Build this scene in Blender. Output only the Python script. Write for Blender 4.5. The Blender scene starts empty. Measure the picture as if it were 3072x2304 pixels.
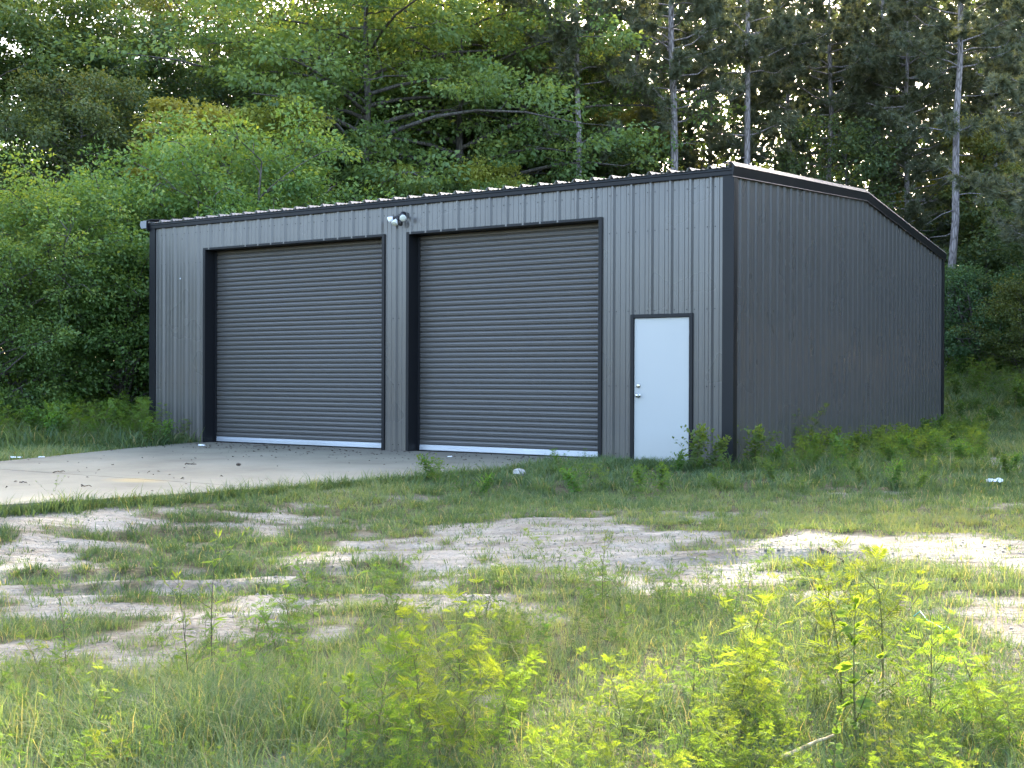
import bpy, math, random
import numpy as np
from mathutils import Vector, Matrix

SC = bpy.context.scene
COL = SC.collection
R = math.radians

# ------------------------------------------------------------------ camera
CAM = np.array([6.0675, -15.4037, 1.1668])
YAW, PITCH, ROLL, FPX = -0.5584, -0.0037, 0.0037, 3553.74
_F = np.array([math.sin(YAW) * math.cos(PITCH), math.cos(YAW) * math.cos(PITCH), math.sin(PITCH)])
_R = np.array([math.cos(YAW), -math.sin(YAW), 0.0])
_U = np.cross(_R, _F)
_R2 = _R * math.cos(ROLL) + _U * math.sin(ROLL)
_U2 = -_R * math.sin(ROLL) + _U * math.cos(ROLL)
cam_d = bpy.data.cameras.new('camera')
cam = bpy.data.objects.new('camera', cam_d)
COL.objects.link(cam)
cam_d.sensor_width = 36.0
cam_d.lens = FPX / 3072 * 36.0
cam_d.clip_start = 0.05
cam_d.clip_end = 3000
M = Matrix.Identity(4)
for i in range(3):
    M[i][0] = _R2[i]; M[i][1] = _U2[i]; M[i][2] = -_F[i]; M[i][3] = CAM[i]
cam.matrix_world = M
SC.camera = cam

# ------------------------------------------------------------------ sky, sun, exposure
SUN_AZ, SUN_EL = R(-18.0), R(28.8)      # azimuth from +Y towards +X: behind the building, high over the pines
w = bpy.data.worlds.new('World'); SC.world = w; w.use_nodes = True
nt = w.node_tree; nt.nodes.clear()
sky = nt.nodes.new('ShaderNodeTexSky'); sky.sky_type = 'NISHITA'; sky.sun_disc = False
sky.sun_elevation = SUN_EL; sky.sun_rotation = SUN_AZ
sky.air_density = 0.8; sky.dust_density = 3.2; sky.ozone_density = 0.0
bg = nt.nodes.new('ShaderNodeBackground'); bg.inputs['Strength'].default_value = 0.15
wo = nt.nodes.new('ShaderNodeOutputWorld')
nt.links.new(sky.outputs[0], bg.inputs[0]); nt.links.new(bg.outputs[0], wo.inputs[0])
w.cycles.sampling_method = 'AUTOMATIC'
sun_d = bpy.data.lights.new('sun', 'SUN'); sun_d.energy = 2.0; sun_d.angle = R(0.55)
sun_d.color = (1.0, 0.90, 0.74)
sun = bpy.data.objects.new('sun', sun_d); COL.objects.link(sun)
sdir = Vector((math.sin(SUN_AZ) * math.cos(SUN_EL), math.cos(SUN_AZ) * math.cos(SUN_EL), math.sin(SUN_EL)))
sun.rotation_euler = sdir.to_track_quat('Z', 'Y').to_euler()
sun.location = (-20, 60, 40)
vs = SC.view_settings
vs.view_transform = 'Standard'; vs.look = 'None'; vs.gamma = 1.0; vs.use_curve_mapping = False
vs.exposure = 3.15
SC.render.engine = 'CYCLES'
cy = SC.cycles
cy.use_denoising = True; cy.denoising_prefilter = 'ACCURATE'
cy.max_bounces = 7; cy.diffuse_bounces = 3; cy.glossy_bounces = 3; cy.transmission_bounces = 5
cy.transparent_max_bounces = 4; cy.caustics_reflective = False; cy.caustics_refractive = False
cy.use_adaptive_sampling = False; cy.sample_clamp_indirect = 0.3

# ------------------------------------------------------------------ helpers
def tag(o, label=None, cat=None, group=None, kind=None):
    if label: o['label'] = label
    if cat: o['category'] = cat
    if group: o['group'] = group
    if kind: o['kind'] = kind
    return o

def obj(name, me, parent=None, mat=None, loc=None):
    o = bpy.data.objects.new(name, me)
    COL.objects.link(o)
    if mat is not None and me is not None:
        for m_ in (mat if isinstance(mat, (list, tuple)) else [mat]):
            me.materials.append(m_)
    if parent is not None: o.parent = parent
    if loc is not None: o.location = loc
    return o

def empty(name, loc=(0, 0, 0), rz=0.0, sc=1.0):
    o = bpy.data.objects.new(name, None); COL.objects.link(o)
    o.location = loc; o.rotation_euler = (0, 0, rz); o.scale = (sc, sc, sc)
    o.empty_display_size = 0.1
    return o

def copy_tree(o, parent=None):
    c = o.copy(); COL.objects.link(c); c.parent = parent
    for ch in list(o.children): copy_tree(ch, c)
    return c

def mesh_np(name, V, quads=None, tris=None, attrs=None, smooth=False):
    me = bpy.data.meshes.new(name)
    V = np.asarray(V, np.float32).reshape(-1, 3)
    me.vertices.add(len(V)); me.vertices.foreach_set('co', V.ravel())
    q = np.zeros((0, 4), np.int32) if quads is None else np.asarray(quads, np.int32).reshape(-1, 4)
    t = np.zeros((0, 3), np.int32) if tris is None else np.asarray(tris, np.int32).reshape(-1, 3)
    nl = q.size + t.size
    me.loops.add(nl); me.loops.foreach_set('vertex_index', np.concatenate([q.ravel(), t.ravel()]))
    npoly = len(q) + len(t); me.polygons.add(npoly)
    st = np.concatenate([np.arange(len(q)) * 4, q.size + np.arange(len(t)) * 3]).astype(np.int32)
    me.polygons.foreach_set('loop_start', st)
    if smooth: me.polygons.foreach_set('use_smooth', np.ones(npoly, bool))
    me.update(calc_edges=True)
    for k, a in (attrs or {}).items():
        at_ = me.attributes.new(k, 'FLOAT', 'POINT'); at_.data.foreach_set('value', np.asarray(a, np.float32))
    me.validate()
    return me

class MB:
    def __init__(s): s.V = []; s.Fc = []; s.mi = []
    def poly(s, pts, mi=0):
        b = len(s.V); s.V += [tuple(p) for p in pts]; s.Fc.append(tuple(range(b, b + len(pts)))); s.mi.append(mi)
    def box(s, x0, x1, y0, y1, z0, z1, mi=0):
        b = len(s.V)
        s.V += [(x0,y0,z0),(x1,y0,z0),(x1,y1,z0),(x0,y1,z0),(x0,y0,z1),(x1,y0,z1),(x1,y1,z1),(x0,y1,z1)]
        for f in ((0,3,2,1),(4,5,6,7),(0,1,5,4),(1,2,6,5),(2,3,7,6),(3,0,4,7)):
            s.Fc.append(tuple(b + i for i in f)); s.mi.append(mi)
    def sweep(s, prof, path, mi=0, closed=False, caps=False):
        """prof(k) -> list of points for station k; path = range of stations"""
        rows = [prof(k) for k in path]; n = len(rows[0]); b = len(s.V)
        for r_ in rows: s.V += [tuple(p) for p in r_]
        for i in range(len(rows) - 1):
            for j in range(n if closed else n - 1):
                a, c = b + i * n + j, b + i * n + (j + 1) % n
                s.Fc.append((a, c, c + n, a + n)); s.mi.append(mi)
        if caps:
            s.Fc.append(tuple(b + j for j in range(n))[::-1]); s.mi.append(mi)
            s.Fc.append(tuple(b + (len(rows) - 1) * n + j for j in range(n))); s.mi.append(mi)
    def cyl(s, c0, c1, r0, r1, n=12, mi=0, caps=True):
        c0, c1 = Vector(c0), Vector(c1); d = (c1 - c0).normalized()
        u = d.orthogonal().normalized(); v = d.cross(u)
        def ring(c, r_): return [c + (u * math.cos(2*math.pi*k/n) + v * math.sin(2*math.pi*k/n)) * r_ for k in range(n)]
        rows = [ring(c0, r0), ring(c1, r1)]
        s.sweep(lambda k: rows[k], range(2), mi, closed=True, caps=caps)
    def lathe(s, c0, axis, prof, n=16, mi=0):
        c0 = Vector(c0); d = Vector(axis).normalized(); u = d.orthogonal().normalized(); v = d.cross(u)
        rows = [[c0 + d * a + (u * math.cos(2*math.pi*k/n) + v * math.sin(2*math.pi*k/n)) * r_ for k in range(n)] for a, r_ in prof]
        s.sweep(lambda k: rows[k], range(len(rows)), mi, closed=True, caps=True)
    def build(s, name, parent=None, mat=None, smooth=False, loc=None, bevel=0.0):
        me = bpy.data.meshes.new(name); me.from_pydata(s.V, [], s.Fc); me.update()
        o = obj(name, me, parent, mat, loc)
        if max(s.mi, default=0): me.polygons.foreach_set('material_index', s.mi)
        if smooth: me.polygons.foreach_set('use_smooth', [True] * len(me.polygons))
        if bevel:
            b_ = o.modifiers.new('bevel', 'BEVEL'); b_.width = bevel; b_.segments = 2; b_.limit_method = 'ANGLE'
        return o

def sstep(a, b, x):
    t = np.clip((np.asarray(x, float) - a) / (b - a), 0, 1); return t * t * (3 - 2 * t)

_perm = np.random.RandomState(7).rand(256, 256)
def vnoise(x, y, seed=0):
    x = np.asarray(x, float) + seed * 17.37; y = np.asarray(y, float) - seed * 9.71
    xi = np.floor(x).astype(int); yi = np.floor(y).astype(int); fx = x - xi; fy = y - yi
    fx = fx * fx * (3 - 2 * fx); fy = fy * fy * (3 - 2 * fy)
    g = lambda i, j: _perm[i & 255, j & 255]
    return (g(xi, yi) * (1 - fx) + g(xi + 1, yi) * fx) * (1 - fy) + (g(xi, yi + 1) * (1 - fx) + g(xi + 1, yi + 1) * fx) * fy
def fbm(x, y, sc, oct_=3, seed=0):
    t = 0; a = 0.5; n_ = 0
    for k in range(oct_):
        t = t + a * vnoise(np.asarray(x) * sc * 2**k, np.asarray(y) * sc * 2**k, seed + k); n_ += a; a *= 0.5
    return t / n_ - 0.5

def to_sl(x, y):
    dx = np.asarray(x) - CAM[0]; dy = np.asarray(y) - CAM[1]
    sy, cyw = math.sin(YAW), math.cos(YAW)
    return dx * sy + dy * cyw, dx * cyw - dy * sy
def from_sl(s, l):
    sy, cyw = math.sin(YAW), math.cos(YAW)
    return CAM[0] + np.asarray(s) * sy + np.asarray(l) * cyw, CAM[1] + np.asarray(s) * cyw - np.asarray(l) * sy
def lat(px, s): return (px - 1536) / FPX * s

# ------------------------------------------------------------------ dimensions of the building
W, D = 11.584, 13.03
EAVE, RIDGE_RISE = 4.0, 0.517
D1 = (-10.15, -6.06); D2 = (-5.515, -2.048); DOORH = 3.517
MD = (-1.476, -0.622)
APRON = np.array([(-10.3, 0.15), (-2.02, 0.15), (-2.02, -2.6), (-3.0, -6.7), (-3.75, -8.9), (-4.9, -13.0), (-8.3, -13.0), (-8.5, -7.0), (-8.75, -5.2), (-10.3, -0.6)])

def in_poly(x, y, P):
    x = np.asarray(x); y = np.asarray(y); c = np.zeros(x.shape, bool); j = len(P) - 1
    for i in range(len(P)):
        xi, yi = P[i]; xj, yj = P[j]
        c ^= ((yi > y) != (yj > y)) & (x < (xj - xi) * (y - yi) / (yj - yi + 1e-12) + xi); j = i
    return c
def poly_dist(x, y, P):
    x = np.asarray(x, float); y = np.asarray(y, float); d = np.full(x.shape, 1e9)
    for i in range(len(P)):
        a = P[i]; b = P[(i + 1) % len(P)]; e = b - a
        t = np.clip(((x - a[0]) * e[0] + (y - a[1]) * e[1]) / (e @ e), 0, 1)
        d = np.minimum(d, np.hypot(x - a[0] - t * e[0], y - a[1] - t * e[1]))
    return d

# ------------------------------------------------------------------ terrain height and grass cover
def height(x, y):
    x = np.asarray(x, float); y = np.asarray(y, float)
    s, l = to_sl(x, y)
    h = -0.07 - 0.10 * sstep(-1.0, -4.5, y) - 0.27 * sstep(-4.5, -13, y)
    bx = np.maximum(np.maximum(-W - 0.3 - x, x - 0.3), 0); by = np.maximum(np.maximum(-0.3 - y, y - D - 0.3), 0)
    g = sstep(0.0, 3.5, np.hypot(bx, by))
    cap = 2.6
    rl = 0.11 * np.maximum(s - 20.5, 0); rr = 0.21 * np.maximum(s - 27.3, 0)
    t = sstep(-3, 5, l)
    ramp = rl * (1 - t) + rr * t
    h = h + g * cap * (1 - np.exp(-ramp / cap))
    nearm = sstep(30, 18, s)
    h = h + 0.04 * fbm(x, y, 0.35, 2, 3) * sstep(0.2, 2.0, np.hypot(bx, by))
    h = h + nearm * (0.04 * fbm(x, y, 1.6, 3, 5) + 0.018 * fbm(l * 0.6, s * 2.0, 1.8, 3, 15) * sstep(13, 11, s))
    for s0, k, wd, dp in ((9.0, 0.05, 0.14, 0.035), (10.5, 0.05, 0.15, 0.03), (8.25, -0.07, 0.11, 0.025), (11.6, 0.02, 0.13, 0.02), (9.8, -0.10, 0.12, 0.02)):
        e = s - s0 - k * l - 0.25 * fbm(x, y, 0.4, 2, 11)
        h = h - nearm * dp * (np.exp(-(e / wd) ** 2) - 0.55 * np.exp(-((np.abs(e) - 1.7 * wd) / (0.6 * wd)) ** 2)) * (0.5 + sstep(-0.2, 0.2, fbm(x, y, 0.7, 2, 9)))
    ins = in_poly(x, y, APRON); ad = poly_dist(x, y, APRON)
    h = np.where(ins, np.minimum(h, -0.14), h)
    edge = np.where(ins, 0, sstep(2.2, 0.0, ad))
    h = h * (1 - edge) + (-0.055 + 0.3 * (h + 0.2)) * edge * (s < 16) + h * edge * (s >= 16)
    return h

SAND = [(150,1555,170,45),(200,1650,330,60),(560,1600,260,32),(800,1600,140,30),(250,1790,420,45),(850,1770,380,55),(560,1840,300,60),
        (150,1830,180,40),(1250,1690,420,60),(1350,1760,380,55),(1750,1680,420,50),(1750,1770,300,40),(1600,1620,320,22),(2230,1600,190,25),(2450,1650,260,35),
        (2820,1680,300,40),(2180,1745,190,50),(2440,1790,130,40),(2900,1820,240,55),(2990,1860,150,60),(3000,1700,200,40),(1950,1720,240,60),
        (380,2050,90,28),(480,1905,130,40),(1020,1480,60,14),(1000,1530,70,14),(2880,1370,70,18),(2950,1400,60,16),(2060,1860,80,20),(1000,1870,60,25),(1640,1850,120,18),
        (600,1740,330,40),(60,1900,120,25),(160,2040,60,20)]
GRASS = [(80,1725,110,30),(390,1760,120,26),(680,1705,90,16),(650,1655,230,20),(1660,1780,170,36),(2330,1735,110,32),(2925,1795,170,18),(2800,1735,270,22),
         (640,1500,330,50),(60,1560,90,45),(1150,1590,330,30),(2330,1640,180,16),(200,1610,60,12),(560,1710,60,20),(1250,1620,120,18),(2700,1600,330,30),(330,1835,80,18),(900,1640,100,20),(2120,1690,90,18)]
def _ell(L, s, l, soft):
    m = np.zeros(np.shape(s))
    for px, py, hw, hh in L:
        z = -0.30 if py > 1500 else -0.12
        s0 = (CAM[2] - z) * FPX / (py - 1139); sa = (CAM[2] - z) * FPX / (py - hh - 1139)
        rs = max(sa - s0, 0.12); rl = hw / FPX * s0; l0 = lat(px, s0)
        q = ((s - s0) / rs) ** 2 + ((l - l0) / rl) ** 2
        m = np.maximum(m, np.exp(-0.75 * q ** 1.3))
    return m
def cover(x, y):
    s, l = to_sl(x, y)
    S = _ell(SAND, s, l, False); G = _ell(GRASS, s, l, False)
    n = fbm(l * 0.55, s * 1.5, 1.0, 4, 21) * 2.2 + fbm(l, s * 1.7, 2.6, 3, 31) * 1.7
    return np.clip(0.95 - 0.95 * S + 0.7 * G * S + 1.0 * n * (0.45 + S), 0, 1)

# ------------------------------------------------------------------ materials
def new_mat(name):
    m = bpy.data.materials.new(name); m.use_nodes = True; n = m.node_tree; n.nodes.clear()
    out = n.nodes.new('ShaderNodeOutputMaterial')
    return m, n, out
class NT:
    def __init__(s, n): s.n = n
    def node(s, t, **kw):
        x = s.n.nodes.new(t)
        for k, v in kw.items():
            if k == 'ins':
                for a, b in v.items(): x.inputs[a].default_value = b
            else: setattr(x, k, v)
        return x
    def link(s, a, b): s.n.links.new(a, b)
    def noise(s, scale, detail=3, rough=0.55, vec=None, dist=0.0):
        x = s.node('ShaderNodeTexNoise', ins={'Scale': scale, 'Detail': detail, 'Roughness': rough, 'Distortion': dist})
        if vec is not None: s.link(vec, x.inputs['Vector'])
        return x.outputs['Fac']
    def ramp(s, fac, stops):
        x = s.node('ShaderNodeValToRGB'); e = x.color_ramp.elements
        e[0].position, e[0].color = stops[0][0], (*stops[0][1], 1); e[1].position, e[1].color = stops[-1][0], (*stops[-1][1], 1)
        for p, c in stops[1:-1]:
            k = e.new(p); k.color = (*c, 1)
        s.link(fac, x.inputs[0]); return x.outputs[0]
    def mix(s, fac, a, b, mode='MIX'):
        x = s.node('ShaderNodeMix', data_type='RGBA', blend_type=mode)
        for sock, v in ((x.inputs[0], fac), (x.inputs[6], a), (x.inputs[7], b)):
            if hasattr(v, 'is_linked'): s.link(v, sock)
            else: sock.default_value = v if not isinstance(v, tuple) or len(v) != 3 else (*v, 1)
        return x.outputs[2]
    def math(s, op, a, b=0.0):
        x = s.node('ShaderNodeMath', operation=op)
        for sock, v in ((x.inputs[0], a), (x.inputs[1], b)):
            if hasattr(v, 'is_linked'): s.link(v, sock)
            else: sock.default_value = v
        return x.outputs[0]
    def map_range(s, v, a, b, c=0.0, d=1.0):
        x = s.node('ShaderNodeMapRange', ins={1: a, 2: b, 3: c, 4: d}); s.link(v, x.inputs[0]); return x.outputs[0]
    def bump(s, h, strength, dist=0.01):
        x = s.node('ShaderNodeBump', ins={'Strength': strength, 'Distance': dist}); s.link(h, x.inputs['Height']); return x.outputs[0]
    def objco(s): return s.node('ShaderNodeTexCoord').outputs['Object']
    def pos(s): return s.node('ShaderNodeNewGeometry').outputs['Position']
    def attr(s, name): return s.node('ShaderNodeAttribute', attribute_name=name).outputs['Fac']
    def mapping(s, vec, scale):
        x = s.node('ShaderNodeMapping'); x.inputs['Scale'].default_value = scale; s.link(vec, x.inputs[0]); return x.outputs[0]

def paint_mat(name, col, rough=0.35, dirt=0.25, wave=0.15, spec=0.5, metal=0.0, grime=None):
    m, n, out = new_mat(name); t = NT(n); p = t.pos()
    b = t.node('ShaderNodeBsdfPrincipled')
    f1 = t.noise(0.7, 3, 0.5, p)
    f2 = t.noise(1.1, 2, 0.5, p)
    v = t.map_range(f1, 0.3, 0.7, 1 - dirt * 0.5, 1 + dirt * 0.4)
    c = t.mix(1.0, col, t.node('ShaderNodeCombineColor').outputs[0], 'MULTIPLY')
    cc = n.nodes[-2] if False else None
    comb = [x for x in n.nodes if x.type == 'COMBINE_COLOR'][-1]
    for k in range(3): t.link(v, comb.inputs[k])
    if grime:   # rain-splashed soil film, a deposit with its own ragged upper edge
        z = t.node('ShaderNodeSeparateXYZ'); t.link(p, z.inputs[0])
        gz = t.math('ADD', z.outputs[2], t.math('MULTIPLY', t.noise(5.0, 4, 0.6), -0.35))
        gf = t.map_range(gz, 0.30, -0.15, 0.0, 0.45)
        c = t.mix(gf, c, grime)
    t.link(c, b.inputs['Base Color'])
    t.link(t.map_range(f2, 0.3, 0.7, rough - 0.02, rough + 0.03), b.inputs['Roughness'])
    b.inputs['Metallic'].default_value = metal
    b.inputs['Specular IOR Level'].default_value = spec
    if wave:
        h = t.math('ADD', t.noise(2.2, 2, 0.5, t.mapping(p, (1, 1, 0.35))), t.math('MULTIPLY', t.noise(60, 2), 0.02))
        t.link(t.bump(h, wave, 0.02), b.inputs['Normal'])
    t.link(b.outputs[0], out.inputs[0]); return m

M_PANEL = paint_mat('charcoal_painted_steel', (0.090, 0.087, 0.082), 0.28, 0.08, 0.0, 0.85, grime=(0.16, 0.14, 0.11))
M_CURTAIN = paint_mat('charcoal_door_curtain', (0.088, 0.085, 0.080), 0.33, 0.08, 0.0, 0.7)
M_TRIM = paint_mat('black_painted_trim', (0.012, 0.013, 0.015), 0.42, 0.25, 0.05, 0.25)
M_ROOF = paint_mat('charcoal_roof_steel', (0.105, 0.11, 0.12), 0.32, 0.2, 0.08, 0.5)
M_RAKE = paint_mat('skylit_trim_top', (0.06, 0.06, 0.062), 0.4, 0.1, 0.0, 0.5)  # paler copy of the black trim, sky reflection put into its colour
M_DULL = paint_mat('dull_galvanised', (0.24, 0.25, 0.255), 0.5, 0.15, 0.0, 0.4)
M_WHITEBACK = paint_mat('pale_sheet_underside', (0.74, 0.76, 0.77), 0.4, 0.15, 0.0)
M_GALV = paint_mat('galvanised_steel', (0.62, 0.65, 0.69), 0.38, 0.25, 0.05, 0.5, metal=0.55)
M_DOOR = paint_mat('white_painted_door', (0.455, 0.468, 0.452), 0.38, 0.05, 0.03, grime=(0.42, 0.40, 0.36))
M_CHROME = paint_mat('satin_nickel', (0.62, 0.60, 0.56), 0.22, 0.1, 0.0, metal=1.0)
M_BLACKPL = paint_mat('black_plastic', (0.012, 0.012, 0.014), 0.35, 0.2, 0.0)
M_LAMPGL = paint_mat('white_reflector_glass', (0.80, 0.81, 0.80), 0.2, 0.1, 0.0)
M_LENS = paint_mat('frosted_lens', (0.55, 0.58, 0.50), 0.15, 0.2, 0.0)
M_LITTER = paint_mat('white_plastic_litter', (0.82, 0.83, 0.84), 0.45, 0.2, 0.1)

def concrete_mat():
    m, n, out = new_mat('weathered_concrete'); t = NT(n); p = t.pos(); b = t.node('ShaderNodeBsdfPrincipled')
    c = t.ramp(t.noise(0.7, 6, 0.62, p), [(0.28, (0.135, 0.122, 0.082)), (0.5, (0.198, 0.184, 0.128)), (0.75, (0.245, 0.23, 0.166))])
    c = t.mix(t.map_range(t.noise(3.0, 6, 0.7, t.mapping(p, (0.5, 1.6, 1))), 0.52, 0.72, 0, 0.55), c, (0.20, 0.175, 0.14))
    z = t.node('ShaderNodeSeparateXYZ'); t.link(p, z.inputs[0])
    near = t.math('ADD', z.outputs[1], t.math('MULTIPLY', t.noise(1.6, 5, 0.65, p), 1.6))
    c = t.mix(t.map_range(near, -0.6, 1.1, 0, 0.62), c, (0.135, 0.12, 0.095))         # darker and browner towards the building, ragged edge
    d = t.node('ShaderNodeVectorMath', operation='DISTANCE'); t.link(t.mapping(p, (1, 1.6, 1)), d.inputs[0]); d.inputs[1].default_value = (-4.75, -6.2 * 1.6, 0)
    ys = t.math('ADD', d.outputs['Value'], t.math('MULTIPLY', t.noise(6, 4, 0.6, p), 0.6))
    c = t.mix(t.map_range(ys, 0.8, 0.45, 0, 0.28), c, (0.55, 0.36, 0.06))            # yellow marking-paint stain
    sp = t.noise(38, 2, 0.5, p)
    c = t.mix(t.map_range(sp, 0.66, 0.74, 0, 0.5), c, (0.08, 0.07, 0.055))
    t.link(c, b.inputs['Base Color']); b.inputs['Roughness'].default_value = 0.85
    t.link(t.bump(t.math('ADD', t.noise(14, 5, 0.7, p), t.math('MULTIPLY', t.noise(120, 2, 0.5, p), 0.4)), 0.35, 0.012), b.inputs['Normal'])
    t.link(b.outputs[0], out.inputs[0]); return m
M_CONC = concrete_mat()

def ground_mat():
    m, n, out = new_mat('sandy_soil'); t = NT(n); p = t.pos(); b = t.node('ShaderNodeBsdfPrincipled')
    sand = t.ramp(t.noise(1.5, 6, 0.6, p), [(0.28, (0.185, 0.166, 0.132)), (0.5, (0.295, 0.274, 0.225)), (0.75, (0.375, 0.354, 0.30))])
    mr = t.node('ShaderNodeMapping'); mr.inputs['Rotation'].default_value = (0, 0, -0.5584); t.link(p, mr.inputs[0])
    mp = t.node('ShaderNodeMapping'); mp.inputs['Scale'].default_value = (0.8, 3.6, 1); t.link(mr.outputs[0], mp.inputs[0])
    stk = t.noise(2.6, 6, 0.68, mp.outputs[0], dist=0.5)
    sand = t.mix(t.map_range(stk, 0.50, 0.66, 0, 0.75), sand, (0.18, 0.15, 0.115))
    sand = t.mix(t.map_range(stk, 0.46, 0.32, 0, 0.6), sand, (0.45, 0.42, 0.36))
    sand = t.mix(t.map_range(t.noise(11, 5, 0.7, p), 0.54, 0.7, 0, 0.6), sand, (0.19, 0.155, 0.12))
    sand = t.mix(t.map_range(t.noise(45, 3, 0.6, p), 0.6, 0.72, 0, 0.5), sand, (0.20, 0.16, 0.12))
    soil = t.ramp(t.noise(8, 5, 0.65, p), [(0.3, (0.07, 0.06, 0.035)), (0.55, (0.13, 0.115, 0.065)), (0.8, (0.22, 0.185, 0.12))])
    cv = t.math('ADD', t.attr('cover'), t.math('MULTIPLY', t.math('SUBTRACT', t.noise(6, 4, 0.6, p), 0.5), 0.8))
    c = t.mix(t.map_range(cv, 0.35, 0.85), sand, soil)
    t.link(c, b.inputs['Base Color']); b.inputs['Roughness'].default_value = 0.95; b.inputs['Specular IOR Level'].default_value = 0.15
    st = t.noise(4.5, 5, 0.65, p, dist=0.6)
    h = t.math('ADD', t.math('ADD', t.math('MULTIPLY', st, 0.8), t.math('MULTIPLY', stk, -0.7)), t.math('MULTIPLY', t.noise(28, 4, 0.65, p), 0.4))
    t.link(t.bump(h, 1.0, 0.10), b.inputs['Normal'])
    t.link(b.outputs[0], out.inputs[0]); return m
M_GROUND = ground_mat()

def leaf_mat(name, stops, trans=0.4, gloss=0.025, tmul=(1.35, 1.25, 0.55), usecol=True, rough=0.4):
    m, n, out = new_mat(name); t = NT(n)
    c = t.ramp(t.attr('tint'), stops)
    if usecol:
        oi = t.node('ShaderNodeObjectInfo'); c = t.mix(1.0, c, oi.outputs['Color'], 'MULTIPLY')
    d = t.node('ShaderNodeBsdfDiffuse'); t.link(c, d.inputs[0])
    tr = t.node('ShaderNodeBsdfTranslucent'); t.link(t.mix(1.0, c, tmul, 'MULTIPLY'), tr.inputs[0])
    mx = t.node('ShaderNodeMixShader', ins={0: trans}); t.link(d.outputs[0], mx.inputs[1]); t.link(tr.outputs[0], mx.inputs[2])
    g = t.node('ShaderNodeBsdfGlossy', ins={'Roughness': rough}); g.inputs[0].default_value = (0.8, 0.9, 0.8, 1)
    m2 = t.node('ShaderNodeMixShader', ins={0: gloss}); t.link(mx.outputs[0], m2.inputs[1]); t.link(g.outputs[0], m2.inputs[2])
    t.link(m2.outputs[0], out.inputs[0]); return m
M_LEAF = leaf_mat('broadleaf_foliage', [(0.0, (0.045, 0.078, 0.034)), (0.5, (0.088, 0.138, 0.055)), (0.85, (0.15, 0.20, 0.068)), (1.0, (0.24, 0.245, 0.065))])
M_NEEDLE = leaf_mat('pine_needles', [(0.0, (0.075, 0.098, 0.065)), (0.6, (0.135, 0.16, 0.10)), (1.0, (0.21, 0.215, 0.125))], 0.3, 0.05)
M_GRASS = leaf_mat('grass_blades', [(0.0, (0.055, 0.098, 0.045)), (0.45, (0.115, 0.178, 0.080)), (0.8, (0.20, 0.262, 0.11)), (0.93, (0.30, 0.28, 0.14)), (1.0, (0.37, 0.30, 0.17))], 0.40, 0.02, tmul=(1.5, 1.4, 0.6), usecol=False, rough=0.5)
M_WEED = leaf_mat('weed_leaves', [(0.0, (0.07, 0.12, 0.04)), (0.5, (0.115, 0.18, 0.05)), (1.0, (0.18, 0.235, 0.045))], 0.52, 0.018, tmul=(1.45, 1.4, 0.55), rough=0.5)

def bark_mat(name, a, b_, sc=1.0):
    m, n, out = new_mat(name); t = NT(n); p = t.mapping(t.objco(), (1, 1, 0.22)); b = t.node('ShaderNodeBsdfPrincipled')
    v = t.node('ShaderNodeTexVoronoi', feature='DISTANCE_TO_EDGE', ins={'Scale': 14 * sc}); t.link(p, v.inputs['Vector'])
    f = t.math('ADD', t.math('MULTIPLY', v.outputs['Distance'], 1.4), t.math('MULTIPLY', t.noise(9 * sc, 5, 0.7, p), 0.5))
    c = t.ramp(f, [(0.2, a), (0.55, b_)]); t.link(c, b.inputs['Base Color']); b.inputs['Roughness'].default_value = 0.9
    t.link(t.bump(f, 0.8, 0.03), b.inputs['Normal']); t.link(b.outputs[0], out.inputs[0]); return m
M_BARK = bark_mat('grey_brown_bark', (0.045, 0.038, 0.032), (0.14, 0.125, 0.11))
M_PINEBARK = bark_mat('pine_bark', (0.10, 0.085, 0.08), (0.36, 0.32, 0.31))
M_STEM = bark_mat('green_stem', (0.10, 0.10, 0.035), (0.20, 0.19, 0.07), 3)
M_DARKSTEM = bark_mat('dark_stem', (0.04, 0.035, 0.03), (0.09, 0.08, 0.05), 3)
M_TWIG = bark_mat('dry_twig', (0.05, 0.038, 0.028), (0.12, 0.09, 0.065), 2)
M_CANE = bark_mat('pale_cane', (0.35, 0.27, 0.14), (0.55, 0.46, 0.27), 1)
M_CLOD = bark_mat('sandy_clods', (0.22, 0.19, 0.145), (0.36, 0.325, 0.265), 0.5)
M_STONE = bark_mat('grey_stone', (0.28, 0.265, 0.24), (0.48, 0.46, 0.43), 0.6)
M_CORD, _n, _o = new_mat('teal_cord'); _t = NT(_n); _b = _t.node('ShaderNodeBsdfPrincipled'); _b.inputs['Base Color'].default_value = (0.06, 0.42, 0.38, 1); _t.link(_b.outputs[0], _o.inputs[0])

# ------------------------------------------------------------------ ground sheet
def axis(a0, a1, fine, lo, hi, g=1.22):
    v = list(np.arange(a0, a1 + fine * 0.5, fine)); st = fine
    while v[-1] < hi: st *= g; v.append(v[-1] + st)
    st = fine
    while v[0] > lo: st *= g; v.insert(0, v[0] - st)
    return np.array(v)
sa = np.concatenate([axis(3.2, 15.0, 0.065, -400, 14.9), axis(15.0, 30.0, 0.14, 15.0, 900)[0:]])
sa = np.unique(np.round(sa, 5)); sa = sa[np.concatenate([[True], np.diff(sa) > 0.01])]
la = axis(-9.0, 9.5, 0.085, -700, 700)
SS, LL = np.meshgrid(sa, la, indexing='ij')
GX, GY = from_sl(SS.ravel(), LL.ravel())
GZ = height(GX, GY)
nS, nL = SS.shape
idx = np.arange(nS * nL).reshape(nS, nL)
quads = np.stack([idx[:-1, :-1], idx[:-1, 1:], idx[1:, 1:], idx[1:, :-1]], -1).reshape(-1, 4)[:, ::-1]
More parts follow.
